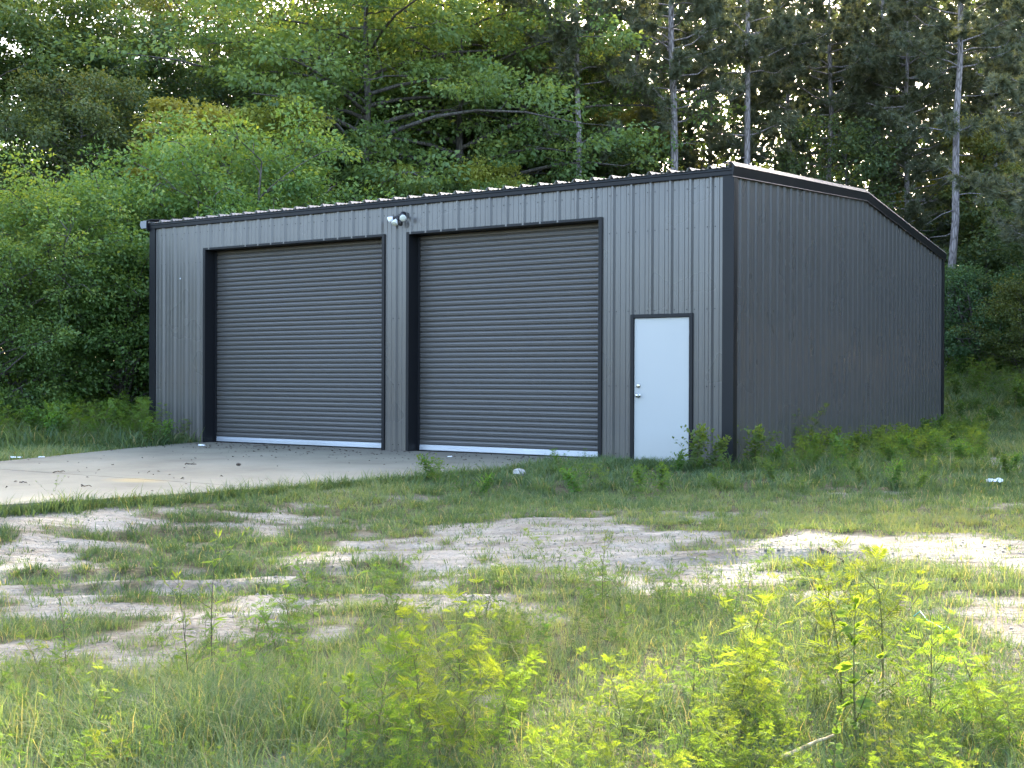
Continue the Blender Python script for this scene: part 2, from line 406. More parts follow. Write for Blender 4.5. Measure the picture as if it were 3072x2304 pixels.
g_me = mesh_np('ground', np.stack([GX, GY, GZ], -1), quads=quads, attrs={'cover': cover(GX, GY)}, smooth=True)
tag(obj('ground', g_me, None, M_GROUND), 'sandy clearing with bare tyre-marked soil and grass', 'ground', kind='structure')

# concrete apron in slabs with sawn joints
apron = tag(empty('driveway', (-6, -3, 0)), 'weathered concrete apron in front of the rolling doors', 'driveway', kind='structure')
def slab(pts):
    mb = MB(); n = len(pts)
    mb.poly([(x + 6, y + 3, 0.0) for x, y in pts])
    for i in range(n):
        (x0, y0), (x1, y1) = pts[i], pts[(i + 1) % n]
        mb.poly([(x0 + 6, y0 + 3, 0.0), (x0 + 6, y0 + 3, -0.16), (x1 + 6, y1 + 3, -0.16), (x1 + 6, y1 + 3, 0.0)])
    return mb.build('concrete_slab', apron, M_CONC, bevel=0.008)
J = 0.011
xr = lambda y: np.interp(y, [-13, -8.9, -6.7, -2.6, 0.15], [-4.9, -3.75, -3.0, -2.02, -2.02])
xl = lambda y: np.interp(y, [-13, -7, -5.2, -0.6, 0.15], [-8.3, -8.5, -8.75, -10.3, -10.3])
slab([(-2.02, 0.15), (-10.3, 0.15), (-10.3, -0.6), (xl(-5.2), -5.2), (xl(-6.05 + J), -6.05 + J), (xr(-6.05 + J), -6.05 + J), (-2.02, -2.6)])
slab([(xr(-6.05 - J), -6.05 - J), (xl(-6.05 - J), -6.05 - J), (-8.5, -7.0), (-8.3, -13), (-4.9, -13), (-3.75, -8.9), (-3.0, -6.7)])

# ------------------------------------------------------------------ the metal building
bld = tag(empty('metal_building', (0, 0, 0)), 'charcoal ribbed steel workshop with two rolling doors and black trim', 'building')
P = 0.3048
def rib_pts(u0, u1, major=0.027, minor=0.009):
    """breakpoints (u, depth) of the ribbed sheet between u0 and u1; major rib on every foot"""
    pts = []
    k0 = int(math.floor(u0 / P)) - 1; k1 = int(math.ceil(u1 / P)) + 1
    for k in range(k0, k1 + 1):
        c = k * P
        pts += [(c - 0.042, 0), (c - 0.014, major), (c + 0.014, major), (c + 0.042, 0)]
        for q in (0.108, 0.197):
            pts += [(c + q - 0.018, 0), (c + q - 0.011, minor), (c + q + 0.011, minor), (c + q + 0.018, 0)]
    us = [p[0] for p in pts]; ds = [p[1] for p in pts]
    f = lambda u: float(np.interp(u, us, ds))
    return [(u0, f(u0))] + [p for p in pts if u0 + 1e-5 < p[0] < u1 - 1e-5] + [(u1, f(u1))]
def panel(name, u0, u1, strips, place, off, major=0.034, minor=0.008):
    """one sheet; strips = [(ua, ub, z0, z1func)]"""
    mb = MB()
    for ua, ub, z0, z1 in strips:
        a, b = max(u0, ua), min(u1, ub)
        if b - a < 0.004: continue
        pr = rib_pts(a, b, major, minor)
        mb.sweep(lambda k: [place(u, d + off, z0 if k == 0 else z1(u)) for u, d in pr], range(2))
    if mb.V: return mb.build(name, bld, M_PANEL)
PW = 3 * P; LAP = 0.013
ztop = lambda u: EAVE + 0.04
FR = (-1.53, -0.565)      # outer frame of the entry door
fstr = [(-W, D1[0], -0.06, ztop), (D1[0], D1[1], DOORH, ztop), (D1[1], D2[0], -0.06, ztop), (D2[0], D2[1], DOORH, ztop),
        (D2[1], FR[0], -0.06, ztop), (FR[0], FR[1], 2.10, ztop), (FR[1], 0.0, -0.06, ztop)]
k = 0
while -k * PW > -W:
    panel('wall_panel', max(-W, -(k + 1) * PW - LAP), -k * PW + (LAP if k else -0.001), fstr, lambda u, d, z: (u, -d, z), 0.0012 * (k % 2)); k += 1
gab = lambda u: EAVE + 0.02 + RIDGE_RISE * (1 - abs(u - D / 2) / (D / 2))
k = 0
while k * PW < D:
    a, b = k * PW - (LAP if k else 0), min(D, (k + 1) * PW + LAP)
    seg = [(0, D / 2, -0.06, gab), (D / 2, D, -0.06, gab)]
    panel('wall_panel', a, b, seg, lambda u, d, z: (d, u, z), 0.0012 * (k % 2), 0.022, 0.004)
    panel('wall_panel', a, b, seg, lambda u, d, z: (-W - d, u, z), 0.0012 * (k % 2)); k += 1
k = 0
while k * PW < W:
    panel('wall_panel', -min(W, (k + 1) * PW + LAP), -k * PW, [(-W, 0, -0.06, ztop)], lambda u, d, z: (u, D + d, z), 0.0012 * (k % 2)); k += 1
# screws along the girts, too small to pick apart
mb = MB()
rs = random.Random(4)
for z in (0.10, 1.08, 2.16, 3.30, 3.85):
    kk = 0
    while -kk * P > -W + 0.1:
        for sgn in (-1, 1):
            x = -kk * P + sgn * 0.058
            if x > -0.1 or x < -W + 0.1: continue
            if D1[0] - 0.07 < x < D1[1] + 0.07 and z < DOORH + 0.08: continue
            if D2[0] - 0.07 < x < D2[1] + 0.07 and z < DOORH + 0.08: continue
            if FR[0] - 0.03 < x < FR[1] + 0.03 and z < 2.13: continue
            mb.cyl((x, 0.0, z), (x, -0.009, z), 0.008, 0.006, 6)
        kk += 1
tag(mb.build('screws', bld, M_TRIM), kind='stuff')
mb = MB(); mb.lathe((-10.83, 0.0, 3.02), (0, -1, 0), [(0, 0.016), (0.006, 0.016), (0.011, 0.008)], 10)
mb.build('screw_cap', bld, M_GALV, smooth=True)

# corner trims
def corner(x0, x1, y0, y1, z1, parent=bld):
    mb = MB(); mb.box(x0, x1, y0, y1, -0.07, z1); return mb.build('corner_trim', parent, M_TRIM, bevel=0.004)
corner(-0.125, 0.042, -0.040, 0.0, EAVE + 0.01); corner(0.002, 0.0415, 0.002, 0.105, EAVE - 0.02)
corner(-W - 0.042, -W + 0.11, -0.040, 0.0, EAVE + 0.01); corner(-W - 0.0415, -W - 0.002, 0.002, 0.105, EAVE - 0.02)
corner(-0.105, 0.042, D, D + 0.04, EAVE + 0.01); corner(0.002, 0.0415, D - 0.105, D - 0.002, EAVE - 0.02)
corner(-W - 0.042, -W + 0.105, D, D + 0.04, EAVE + 0.01)
# roof sheets: dark outside, pale underneath, ribs running up the slope, open rib ends over the eave
OVER = 0.085; SL = RIDGE_RISE / (D / 2); ZP = EAVE + 0.095
def roof_panel(u0, u1, side):
    pr = rib_pts(u0, u1, 0.044); mb = MB()
    def pt(u, d, k, dz):
        y = (-OVER if k == 0 else D / 2) if side == 0 else (D + OVER if k == 0 else D / 2)
        z = ZP + SL * (y if side == 0 else D - y)
        return (u, y, z + d + dz)
    mb.sweep(lambda k: [pt(u, d, k, 0.0) for u, d in pr], range(2), 0)
    mb.sweep(lambda k: [pt(u, d, k, -0.0035) for u, d in pr], range(2), 1)
    mb.sweep(lambda k: [pt(u, d, 0, 0.0 if k == 0 else -0.0035) for u, d in pr], range(2), 0)
    mb.build('roof_panel', bld, [M_ROOF, M_WHITEBACK])
k = 0
while -k * PW > -W - 0.04:
    for sd in (0, 1): roof_panel(max(-W - 0.05, -(k + 1) * PW), min(-k * PW, 0.0) + (0.03 if k == 0 else 0.0), sd)
    k += 1
mb = MB(); zr = ZP + RIDGE_RISE + 0.04
mb.sweep(lambda k: [((-W - 0.05 if k == 0 else 0.03), D / 2 + a, zr - abs(a) * SL + b) for a, b in ((-0.22, -0.012), (-0.2, 0.0), (-0.04, 0.012), (0.04, 0.012), (0.2, 0.0), (0.22, -0.012))], range(2))
mb.build('ridge_cap', bld, M_TRIM)
# eave trims
for y, s_ in ((0, -1), (D, 1)):
    mb = MB(); pr = [(0.004, ZP - 0.006), (0.056, ZP - 0.010), (0.060, ZP - 0.045), (0.047, ZP - 0.052), (0.047, ZP - 0.103), (0.054, ZP - 0.110), (0.036, ZP - 0.112), (0.004, ZP - 0.10)]
    mb.sweep(lambda k: [((-W - 0.035 if k == 0 else 0.035), y + s_ * a, z) for a, z in pr], range(2), closed=True, caps=True)
    mb.build('eave_trim', bld, M_TRIM)
# rake trims up the gable ends
for sgn, xb in ((1, 0.0), (-1, -W)):
    for side in (0, 1):
        pr = [(-0.10, 0.064), (0.028, 0.060), (0.078, -0.004), (0.070, -0.014), (0.046, -0.140), (0.052, -0.150), (0.034, -0.150), (0.034, 0.03), (-0.1, 0.045)]
        mb = MB()
        def st(k):
            y = (-OVER - 0.02 if k == 0 else D / 2) if side == 0 else (D + OVER + 0.02 if k == 0 else D / 2)
            z = ZP + 0.012 + SL * (y if side == 0 else D - y)
            return [(xb + sgn * a, y, z + b) for a, b in pr]
        mb.sweep(st, range(2), closed=True, caps=True)
        mb.mi[0] = mb.mi[1] = 1  # upper faces take the paler colour that stands for reflected sky
        mb.build('rake_trim', bld, [M_TRIM, M_RAKE])
mb = MB()   # pale unpainted end of the left rake trim box that sticks out past the corner
mb.sweep(lambda k: [(-W - 0.05 - a, -OVER - 0.03 + (0.0 if k == 0 else 0.25), ZP + b) for a, b in ((0.0, 0.045), (0.15, 0.04), (0.17, -0.02), (0.14, -0.10), (0.0, -0.10))], range(2), closed=True, caps=True)
mb.build('rake_end_box', bld, M_DULL, bevel=0.004)
tag(bld.children[-1], 'pale bare-metal end of the roof-edge trim')

# rolling doors
REV = 0.235
def rolling_door(x0, x1, label):
    mb = MB(); mb.box(x0 + 0.01, x1 - 0.01, REV + 0.03, REV + 0.05, 0.0, DOORH)
    dr = mb.build('rolling_door', bld, M_TRIM); tag(dr, label)
    n = 41; pitch = (DOORH - 0.10) / n
    pf = [(0.0, 0.024), (0.08, 0.022), (0.15, 0.002), (0.26, -0.004), (0.42, -0.006), (0.48, 0.003), (0.54, 0.003), (0.60, -0.006), (0.76, -0.004), (0.87, 0.002), (0.94, 0.022), (1.0, 0.024)]
    mb = MB(); mb.sweep(lambda k: [((x0 + 0.012 if k == 0 else x1 - 0.012), REV + a, q * pitch) for q, a in pf], range(2))
    first = None
    for i in range(n):
        if first is None: first = mb.build('door_slat', dr, M_CURTAIN); o = first
        else:
            o = bpy.data.objects.new('door_slat', first.data); COL.objects.link(o); o.parent = dr
        o.location = (0, rs.uniform(-0.0015, 0.0015), 0.10 + i * pitch)
    mb = MB()
    pr = [(-0.012, 0.012), (-0.020, 0.018), (-0.020, 0.070), (-0.008, 0.078), (-0.008, 0.100), (0.02, 0.100), (0.02, 0.012)]
    mb.sweep(lambda k: [((x0 + 0.014 if k == 0 else x1 - 0.014), REV + a, b) for a, b in pr], range(2), closed=True, caps=True)
    mb.build('bottom_bar', dr, M_GALV)
    mb = MB(); mb.box(x0 + 0.014, x1 - 0.014, REV - 0.008, REV + 0.016, 0.001, 0.012); mb.build('rubber_seal', dr, M_BLACKPL)
    for xa, xb in ((x0 + 0.004, x0 + 0.045), (x1 - 0.045, x1 - 0.004)):
        mb = MB(); mb.box(xa, xb, REV - 0.03, REV - 0.012, 0.003, DOORH - 0.02); mb.build('guide_rail', dr, M_TRIM, bevel=0.003)
    # trims of the opening: jambs and header, face flange plus return into the wall
    for xa, sg in ((x0, -1), (x1, 1)):
        mb = MB()
        mb.sweep(lambda k: [(xa + sg * a, b, -0.01 if k == 0 else DOORH + 0.032) for a, b in ((0.050, -0.008), (0.050, -0.036), (-0.004, -0.036), (-0.004, REV + 0.05), (0.0, REV + 0.05), (0.0, -0.008))], range(2), closed=True, caps=True)
        mb.build('jamb_trim', bld, M_TRIM)
    mb = MB()
    mb.sweep(lambda k: [((x0 - 0.0 if k == 0 else x1 + 0.0), b, DOORH + a) for a, b in ((0.032, -0.008), (0.032, -0.0345), (-0.005, -0.0345), (-0.005, REV + 0.05), (0.0, REV + 0.05), (0.0, -0.008))], range(2), closed=True, caps=True)
    mb.build('header_trim', bld, M_TRIM)
rolling_door(D1[0], D1[1], 'left dark rolling door, the wider one')
rolling_door(D2[0], D2[1], 'right dark rolling door, the narrower one')

# entry door
mb = MB(); mb.box(MD[0], MD[1], -0.006, 0.04, 0.022, 2.052)
leaf = mb.build('entry_door', bld, M_DOOR, bevel=0.003); tag(leaf, 'pale white steel entry door')
for xa, xb, za, zb in ((FR[0], MD[0] - 0.004, -0.02, 2.11), (MD[1] + 0.004, FR[1], -0.02, 2.11)):
    mb = MB(); mb.box(xa, xb, -0.036, 0.05, za, zb); mb.build('door_frame', leaf, M_TRIM, bevel=0.004)
mb = MB(); mb.box(MD[0] - 0.004, MD[1] + 0.004, -0.0355, 0.05, 2.056, 2.109); mb.build('door_frame', leaf, M_TRIM, bevel=0.004)
mb = MB(); mb.box(MD[0] - 0.004, MD[1] + 0.004, -0.05, 0.05, -0.02, 0.016); mb.build('threshold', leaf, M_GALV)
kx = MD[0] + 0.068
mb = MB(); mb.lathe((kx, -0.006, 0.945), (0, -1, 0), [(0, 0.036), (0.006, 0.036), (0.010, 0.030), (0.014, 0.014), (0.034, 0.013), (0.042, 0.024), (0.055, 0.031), (0.068, 0.028), (0.076, 0.015)], 20)
mb.build('door_knob', leaf, M_CHROME, smooth=True)
mb = MB(); mb.lathe((kx, -0.006, 1.085), (0, -1, 0), [(0, 0.034), (0.012, 0.033), (0.022, 0.026), (0.024, 0.010)], 20)
mb.build('deadbolt', leaf, M_CHROME, smooth=True)
for z in (0.3, 1.05, 1.8):
    mb = MB(); mb.cyl((MD[1] + 0.001, -0.012, z), (MD[1] + 0.001, -0.012, z + 0.1), 0.007, 0.007, 8); mb.build('hinge', leaf, M_GALV)

# flood lamp over the pier between the rolling doors
FL = Vector((-5.62, -0.03, 3.79))
fl = tag(empty('flood_light', FL), 'black wall lamp with three white reflector heads over the pier between the rolling doors', 'flood light')
mb = MB(); mb.lathe((0, -0.005, 0.05), (0.1, -1, -0.1), [(0, 0.062), (0.02, 0.062), (0.05, 0.055), (0.085, 0.035), (0.095, 0.012)], 16); mb.build('mounting_base', fl, M_BLACKPL, smooth=True)
mb = MB(); mb.lathe((-0.02, -0.07, -0.05), (0, 0, -1), [(0, 0.030), (0.03, 0.042), (0.09, 0.040), (0.11, 0.025)], 14); mb.build('motion_sensor', fl, M_BLACKPL, smooth=True)
def head(neck, tip, aim):
    mb = MB(); mb.cyl(neck, tip, 0.022, 0.034, 12); h = mb.build('lamp_socket', fl, M_BLACKPL, smooth=True)
    mb = MB(); mb.lathe(Vector(tip) - Vector(aim).normalized() * 0.01, aim, [(0, 0.028), (0.02, 0.034), (0.085, 0.060), (0.10, 0.062), (0.104, 0.058)], 20); mb.build('reflector', h, M_LAMPGL, smooth=False)
    mb = MB(); mb.lathe(Vector(tip) + Vector(aim).normalized() * 0.094, aim, [(0, 0.057), (0.003, 0.055), (0.010, 0.035), (0.013, 0.01)], 20); mb.build('lens', h, M_LENS, smooth=True)
head((0.03, -0.06, 0.03), (0.075, -0.115, -0.01), (0.55, -0.80, -0.35))
head((-0.04, -0.06, 0.0), (-0.085, -0.12, -0.055), (0.05, -0.62, -0.78))
head((-0.05, -0.05, 0.01), (-0.175, -0.09, -0.005), (-0.85, -0.25, -0.42))
fl.scale = (0.88, 0.88, 0.88)

# ================================================================== vegetation
def unit(a):
    return a / (np.linalg.norm(a, axis=-1, keepdims=True) + 1e-9)

def leaves(C, A, Nn, L, Wd, tint, fold=0.12, midp=0.45):
    """kite-shaped leaves: base C, long axis A, normal Nn"""
    A = unit(A); B = unit(np.cross(Nn, A)); Nn = np.cross(A, B)
    L = np.asarray(L)[:, None]; Wd = np.asarray(Wd)[:, None]
    m = C + A * L * midp + Nn * Wd * fold
    V = np.stack([C, m + B * Wd * 0.5, C + A * L - Nn * L * 0.10, m - B * Wd * 0.5], 1).reshape(-1, 3)
    q = np.arange(len(C) * 4).reshape(-1, 4)
    return V, q, np.repeat(tint, 4)

class Tubes:
    def __init__(s): s.V = []; s.Q = []; s.n = 0
    def add(s, pts, rad, sides=5):
        pts = np.asarray(pts, float); n = len(pts)
        T = np.gradient(pts, axis=0); T = unit(T)
        ref = np.array([0.0, 0, 1]) if abs(T[0][2]) < 0.9 else np.array([1.0, 0, 0])
        u = unit(np.cross(T, ref)); v = np.cross(T, u)
        a = np.linspace(0, 2 * np.pi, sides, endpoint=False)
        rings = pts[:, None, :] + np.asarray(rad)[:, None, None] * (np.cos(a)[None, :, None] * u[:, None, :] + np.sin(a)[None, :, None] * v[:, None, :])
        s.V.append(rings.reshape(-1, 3))
        i, j = np.meshgrid(np.arange(n - 1), np.arange(sides), indexing='ij')
        j2 = (j + 1) % sides
        s.Q.append((np.stack([i * sides + j, i * sides + j2, (i + 1) * sides + j2, (i + 1) * sides + j], -1).reshape(-1, 4)) + s.n)
        s.n += n * sides
    def mesh(s, name): return mesh_np(name, np.concatenate(s.V), np.concatenate(s.Q), smooth=True)

def broadleaf(name, seed, H, base, rad, limbs, per, nleaf, ll, cr, prof, droop=0.25, lift=0.5, flat=0.5, trunk_r=None, warm=0.0, mat=None, stems=1):
    """tapered trunk with curved limbs, twigs and leaf sprays; returns (wood mesh, leaf mesh)"""
    g = np.random.RandomState(seed); T = Tubes()
    tr = trunk_r or H * 0.014
    cen = []; outw = []; warmth = []
    for st_ in range(stems):
        az0 = g.rand() * 6.28
        hs = np.linspace(0, H * 0.93, 9)
        wob = np.cumsum(g.randn(9, 2) * 0.018 * H / 3, 0); wob[0] = 0
        if stems > 1:
            sp = rad * 0.45 * (0.4 + g.rand()); wob += (hs / H)[:, None] ** 0.8 * np.array([math.cos(az0), math.sin(az0)]) * sp
        tp = np.stack([wob[:, 0], wob[:, 1], hs], -1)
        T.add(tp, tr * (1 - hs / H) ** 0.9 + 0.008, 7)
        nl = limbs // stems
        for i in range(nl):
            t = base + (0.97 - base) * ((i + g.rand()) / nl)
            p0 = np.array([np.interp(t * H, hs, tp[:, k]) for k in range(3)])
            az = i * 2.4 + g.randn() * 0.35 + st_
            Lb = rad * prof((t - base) / (1 - base)) * g.uniform(0.62, 1.12)
            up = lift * g.uniform(0.5, 1.3)
            d = np.array([math.cos(az), math.sin(az), up])
            q = np.linspace(0, 1, 6)
            side = np.array([-math.sin(az), math.cos(az), 0]) * g.randn() * 0.18
            pts = p0 + (d[None] * q[:, None] + side[None] * (q ** 2)[:, None]) * Lb
            pts[:, 2] -= droop * Lb * q ** 2.2
            r0 = max(0.012, tr * (1 - t) * 0.65 + 0.008)
            T.add(pts, r0 * (1 - q * 0.85), 5)
            n_tw = max(3, int(per * (0.5 + 0.7 * Lb / rad)))
            for k in range(n_tw):
                u = 0.22 + 0.80 * ((k + g.rand()) / n_tw)
                b = np.array([np.interp(min(u, 1), q, pts[:, m]) for m in range(3)])
                dd = unit(np.array([g.randn(), g.randn(), 0.25 + 0.5 * g.randn()]) + 0.7 * np.array([math.cos(az), math.sin(az), 0]))
                ln = g.uniform(0.10, 0.34) * Lb * (1.15 - 0.5 * u) + 0.1
                e = b + dd * ln
                if k % 2 == 0: T.add(np.stack([b, b + dd * ln * 0.5 + [0, 0, 0.03], e]), np.array([0.012, 0.008, 0.003]), 3)
                cen.append(e); outw.append(dd); warmth.append(t)
    cen = np.array(cen); outw = np.array(outw); nc = len(cen)
    cnt = np.maximum(8, (nleaf / nc * g.uniform(0.45, 1.55, nc)).astype(int))
    ci = np.repeat(np.arange(nc), cnt); n = len(ci)
    rr = cr * g.uniform(0.7, 1.35, nc)[ci]
    dv = g.randn(n, 3); dv = unit(dv) * (g.rand(n, 1) ** 0.45)
    dv[:, 2] *= flat
    Cc = cen[ci] + dv * rr[:, None]
    A = dv * 1.0 + outw[ci] * 0.6 + g.randn(n, 3) * 0.45; A[:, 2] -= 0.35
    N = np.stack([g.randn(n) * 0.75, g.randn(n) * 0.75, np.ones(n) * 0.7], -1) + dv * 0.7
    L = ll * g.uniform(0.6, 1.25, n)
    ct = g.rand(nc)
    th = np.array(warmth)[ci]
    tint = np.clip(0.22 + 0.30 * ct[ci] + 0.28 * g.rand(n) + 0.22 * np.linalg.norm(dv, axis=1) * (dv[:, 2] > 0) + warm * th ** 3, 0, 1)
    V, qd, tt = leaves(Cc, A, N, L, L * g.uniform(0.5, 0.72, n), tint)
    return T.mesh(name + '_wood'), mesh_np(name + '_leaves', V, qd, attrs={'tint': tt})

def pine(name, seed, H, first, maxb, tufts=6, needles=46, trunk_r=0.14, lean=0.0):
    g = np.random.RandomState(seed); T = Tubes()
    hs = np.linspace(0, H, 12); wob = np.cumsum(g.randn(12, 2) * 0.05, 0); wob[0] = 0
    wob[:, 0] += lean * hs / H
    tp = np.stack([wob[:, 0], wob[:, 1], hs], -1)
    T.add(tp, trunk_r * (1 - hs / H) ** 0.75 + 0.015, 9)
    C = []; Dr = []
    h = first * 0.45; az = 0
    while h < H * 0.985:
        live = h > first * (0.85 + 0.3 * g.rand())
        for b in range(3 if live else g.randint(0, 3)):
            az += 2.1 + g.randn() * 0.4
            t = max(0, (h - first) / (H - first))
            Lb = maxb * (1 - t) ** 0.7 * g.uniform(0.5, 1.1) * (min(1, 0.55 + t * 3)) if live else g.uniform(0.5, 1.8)
            p0 = np.array([np.interp(h, hs, tp[:, k]) for k in range(3)])
            q = np.linspace(0, 1, 5); up = g.uniform(-0.05, 0.35) if live else g.uniform(-0.35, 0.2)
            pts = p0 + np.stack([np.cos(az) * q, np.sin(az) * q, up * q + (0.18 * q ** 2 if live else -0.2 * q ** 2)], -1) * Lb
            pts[1:-1] += g.randn(3, 3) * 0.03 * Lb
            T.add(pts, (0.030 if live else 0.018) * (1 - 0.85 * q), 4)
            if not live: continue
            ntw = max(3, int(tufts * Lb * 1.6))
            for k in range(ntw):
                u = 0.35 + 0.68 * (k + g.rand()) / ntw
                bp = np.array([np.interp(min(u, 1), q, pts[:, m]) for m in range(3)])
                dd = unit(np.array([math.cos(az), math.sin(az), 0.25]) * 0.8 + g.randn(3) * 0.6)
                e = bp + dd * g.uniform(0.08, 0.38)
                T.add(np.stack([bp, e]), np.array([0.009, 0.004]), 3)
                for m in range(2 if g.rand() < 0.5 else 1):
                    C.append(e + g.randn(3) * 0.07); Dr.append(dd + np.array([0, 0, 0.4]))
        h += g.uniform(0.26, 0.5) if live else g.uniform(0.35, 0.8)
    C = np.array(C); Dr = unit(np.array(Dr)); nc = len(C)
    ci = np.repeat(np.arange(nc), needles); n = len(ci)
    A = unit(Dr[ci] * 0.75 + g.randn(n, 3) * 0.62)
    B = unit(np.cross(A, g.randn(n, 3)))
    L = g.uniform(0.15, 0.27, n)[:, None]; wd = 0.013
    base = C[ci] + A * 0.02 - Dr[ci] * g.uniform(0, 0.10, n)[:, None]
    V = np.stack([base - B * wd, base + B * wd, base + A * L + np.array([0, 0, -0.02])], 1).reshape(-1, 3)
    tint = np.repeat(np.clip(0.15 + 0.4 * g.rand(nc)[ci] + 0.4 * g.rand(n), 0, 1), 3)
    return T.mesh(name + '_wood'), mesh_np(name + '_needles', V, tris=np.arange(n * 3).reshape(-1, 3), attrs={'tint': tint})

dome = lambda t: math.sqrt(max(0.02, 1 - (2 * t - 0.75) ** 2 / 1.75))
cone = lambda t: 1.0 - 0.75 * t
spread = lambda t: 0.55 + 0.75 * math.sin(math.pi * min(1, t * 0.9 + 0.12)) - 0.25 * t
PROTO = {
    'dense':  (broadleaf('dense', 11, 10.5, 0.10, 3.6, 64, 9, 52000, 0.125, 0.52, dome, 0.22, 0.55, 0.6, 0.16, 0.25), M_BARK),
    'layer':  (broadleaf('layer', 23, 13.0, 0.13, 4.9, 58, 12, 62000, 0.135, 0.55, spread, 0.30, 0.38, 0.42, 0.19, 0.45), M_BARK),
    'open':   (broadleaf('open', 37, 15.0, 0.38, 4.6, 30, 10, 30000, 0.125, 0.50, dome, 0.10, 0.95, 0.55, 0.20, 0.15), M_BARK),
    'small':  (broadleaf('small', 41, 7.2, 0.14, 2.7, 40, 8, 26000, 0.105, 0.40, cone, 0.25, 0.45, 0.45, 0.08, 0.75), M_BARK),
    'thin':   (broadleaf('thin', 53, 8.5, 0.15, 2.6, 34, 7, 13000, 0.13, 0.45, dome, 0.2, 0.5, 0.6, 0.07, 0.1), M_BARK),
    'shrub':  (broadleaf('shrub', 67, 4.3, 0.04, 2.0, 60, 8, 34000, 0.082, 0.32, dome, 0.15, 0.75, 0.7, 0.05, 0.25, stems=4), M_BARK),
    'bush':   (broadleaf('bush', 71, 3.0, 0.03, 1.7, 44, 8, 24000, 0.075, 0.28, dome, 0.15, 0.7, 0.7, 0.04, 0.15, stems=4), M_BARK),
    'pine':   (pine('pine', 83, 18.0, 8.2, 3.5, 5.2, 54, 0.125, 0.5), M_PINEBARK),
    'pine2':  (pine('pine2', 97, 19.5, 8.0, 3.2, 5.2, 54, 0.15, -0.2), M_PINEBARK),
    'pine3':  (pine('pine3', 101, 16.0, 4.2, 3.8, 5.0, 54, 0.11, 0.3), M_PINEBARK),
}
for kx_, ((wm, lm), bk) in PROTO.items():
    wm.materials.append(bk); lm.materials.append(M_NEEDLE if kx_.startswith('pine') else M_LEAF)

rt = random.Random(99)
def plant_tree(kind, px, s, label, name='broadleaf_tree', cat='tree', group=None, H=None, rz=None, color=(1, 1, 1), tilt=0.0, l=None):
    (wm, lm), bk = PROTO[kind]
    l = lat(px, s) if l is None else l
    x, y = from_sl(s, l); x, y = float(x), float(y)
    z = float(height(np.array([x]), np.array([y]))[0]) - 0.05
    nat = {'dense': 10.5, 'layer': 13.0, 'open': 15.0, 'small': 7.2, 'thin': 8.5, 'shrub': 4.3, 'bush': 3.0, 'pine': 18.0, 'pine2': 19.5, 'pine3': 16.0}[kind]
    e = empty(name, (x, y, z), rt.uniform(0, 6.28) if rz is None else rz, (H or nat) / nat)
    e.rotation_euler[0] = tilt; tag(e, label, cat, group)
    o1 = obj('trunk' if cat == 'tree' else 'stem', wm, e); o2 = obj('crown' if cat == 'tree' else 'foliage', lm, e)
    o2.color = (*color, 1)
    return e

# left wall of dark broadleaf trees
plant_tree('dense', -130, 33, 'dark leafy tree cut by the left edge of the picture, above the tall bush', color=(0.95, 1.0, 0.9), H=11.2)
plant_tree('dense', 130, 34, 'dark broadleaf tree with yellowish top at the upper left corner', color=(0.9, 0.95, 0.85), H=11.4)
plant_tree('dense', 370, 36, 'dark green tree left of the yellow-tipped small tree', color=(0.72, 0.8, 0.85), H=10.8)
plant_tree('dense', 250, 31, 'dark lower tree hung with reddish creeper at the left', color=(0.85, 0.8, 0.8), H=8.2)
plant_tree('open', 640, 43, 'tall open tree with brownish foliage and bare dark limbs against the sky', color=(1.15, 0.9, 0.75), H=16.5, rz=0.4)
plant_tree('open', 420, 47, 'tall thin-crowned tree showing sky gaps at the upper left', color=(1.05, 0.95, 0.8), H=16.0, rz=2.2)
plant_tree('open', 880, 45, 'tall brownish tree just left of the big light green tree', color=(1.2, 0.92, 0.7), H=17.0, rz=3.9)
plant_tree('dense', 760, 40, 'mid green tree behind the yellow-tipped small tree', color=(0.85, 0.85, 0.85), H=11)
plant_tree('small', 540, 30.5, 'small tree with yellow-tipped leaves left of the roof', color=(1.25, 1.15, 0.8), H=7.6)
plant_tree('small', 420, 28.5, 'slender yellow-green sapling leaning out above the left bushes', color=(1.15, 1.1, 0.8), H=5.6)
# centre
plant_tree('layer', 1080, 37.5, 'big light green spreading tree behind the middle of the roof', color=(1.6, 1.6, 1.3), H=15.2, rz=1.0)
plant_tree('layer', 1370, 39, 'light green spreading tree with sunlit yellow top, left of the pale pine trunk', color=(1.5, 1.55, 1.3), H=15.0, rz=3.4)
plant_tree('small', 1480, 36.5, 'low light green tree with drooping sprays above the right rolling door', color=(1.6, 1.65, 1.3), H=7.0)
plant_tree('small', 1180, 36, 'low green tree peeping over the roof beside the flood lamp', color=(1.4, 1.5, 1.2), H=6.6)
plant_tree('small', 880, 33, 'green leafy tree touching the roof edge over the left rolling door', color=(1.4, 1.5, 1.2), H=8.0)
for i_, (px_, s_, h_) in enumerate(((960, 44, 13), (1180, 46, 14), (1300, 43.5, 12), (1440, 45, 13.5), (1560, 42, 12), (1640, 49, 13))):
    plant_tree('dense', px_, s_, 'shaded broadleaf tree standing behind the light green trees', group='shaded trees behind the light green trees', H=h_, color=(0.9, 0.88, 0.85))
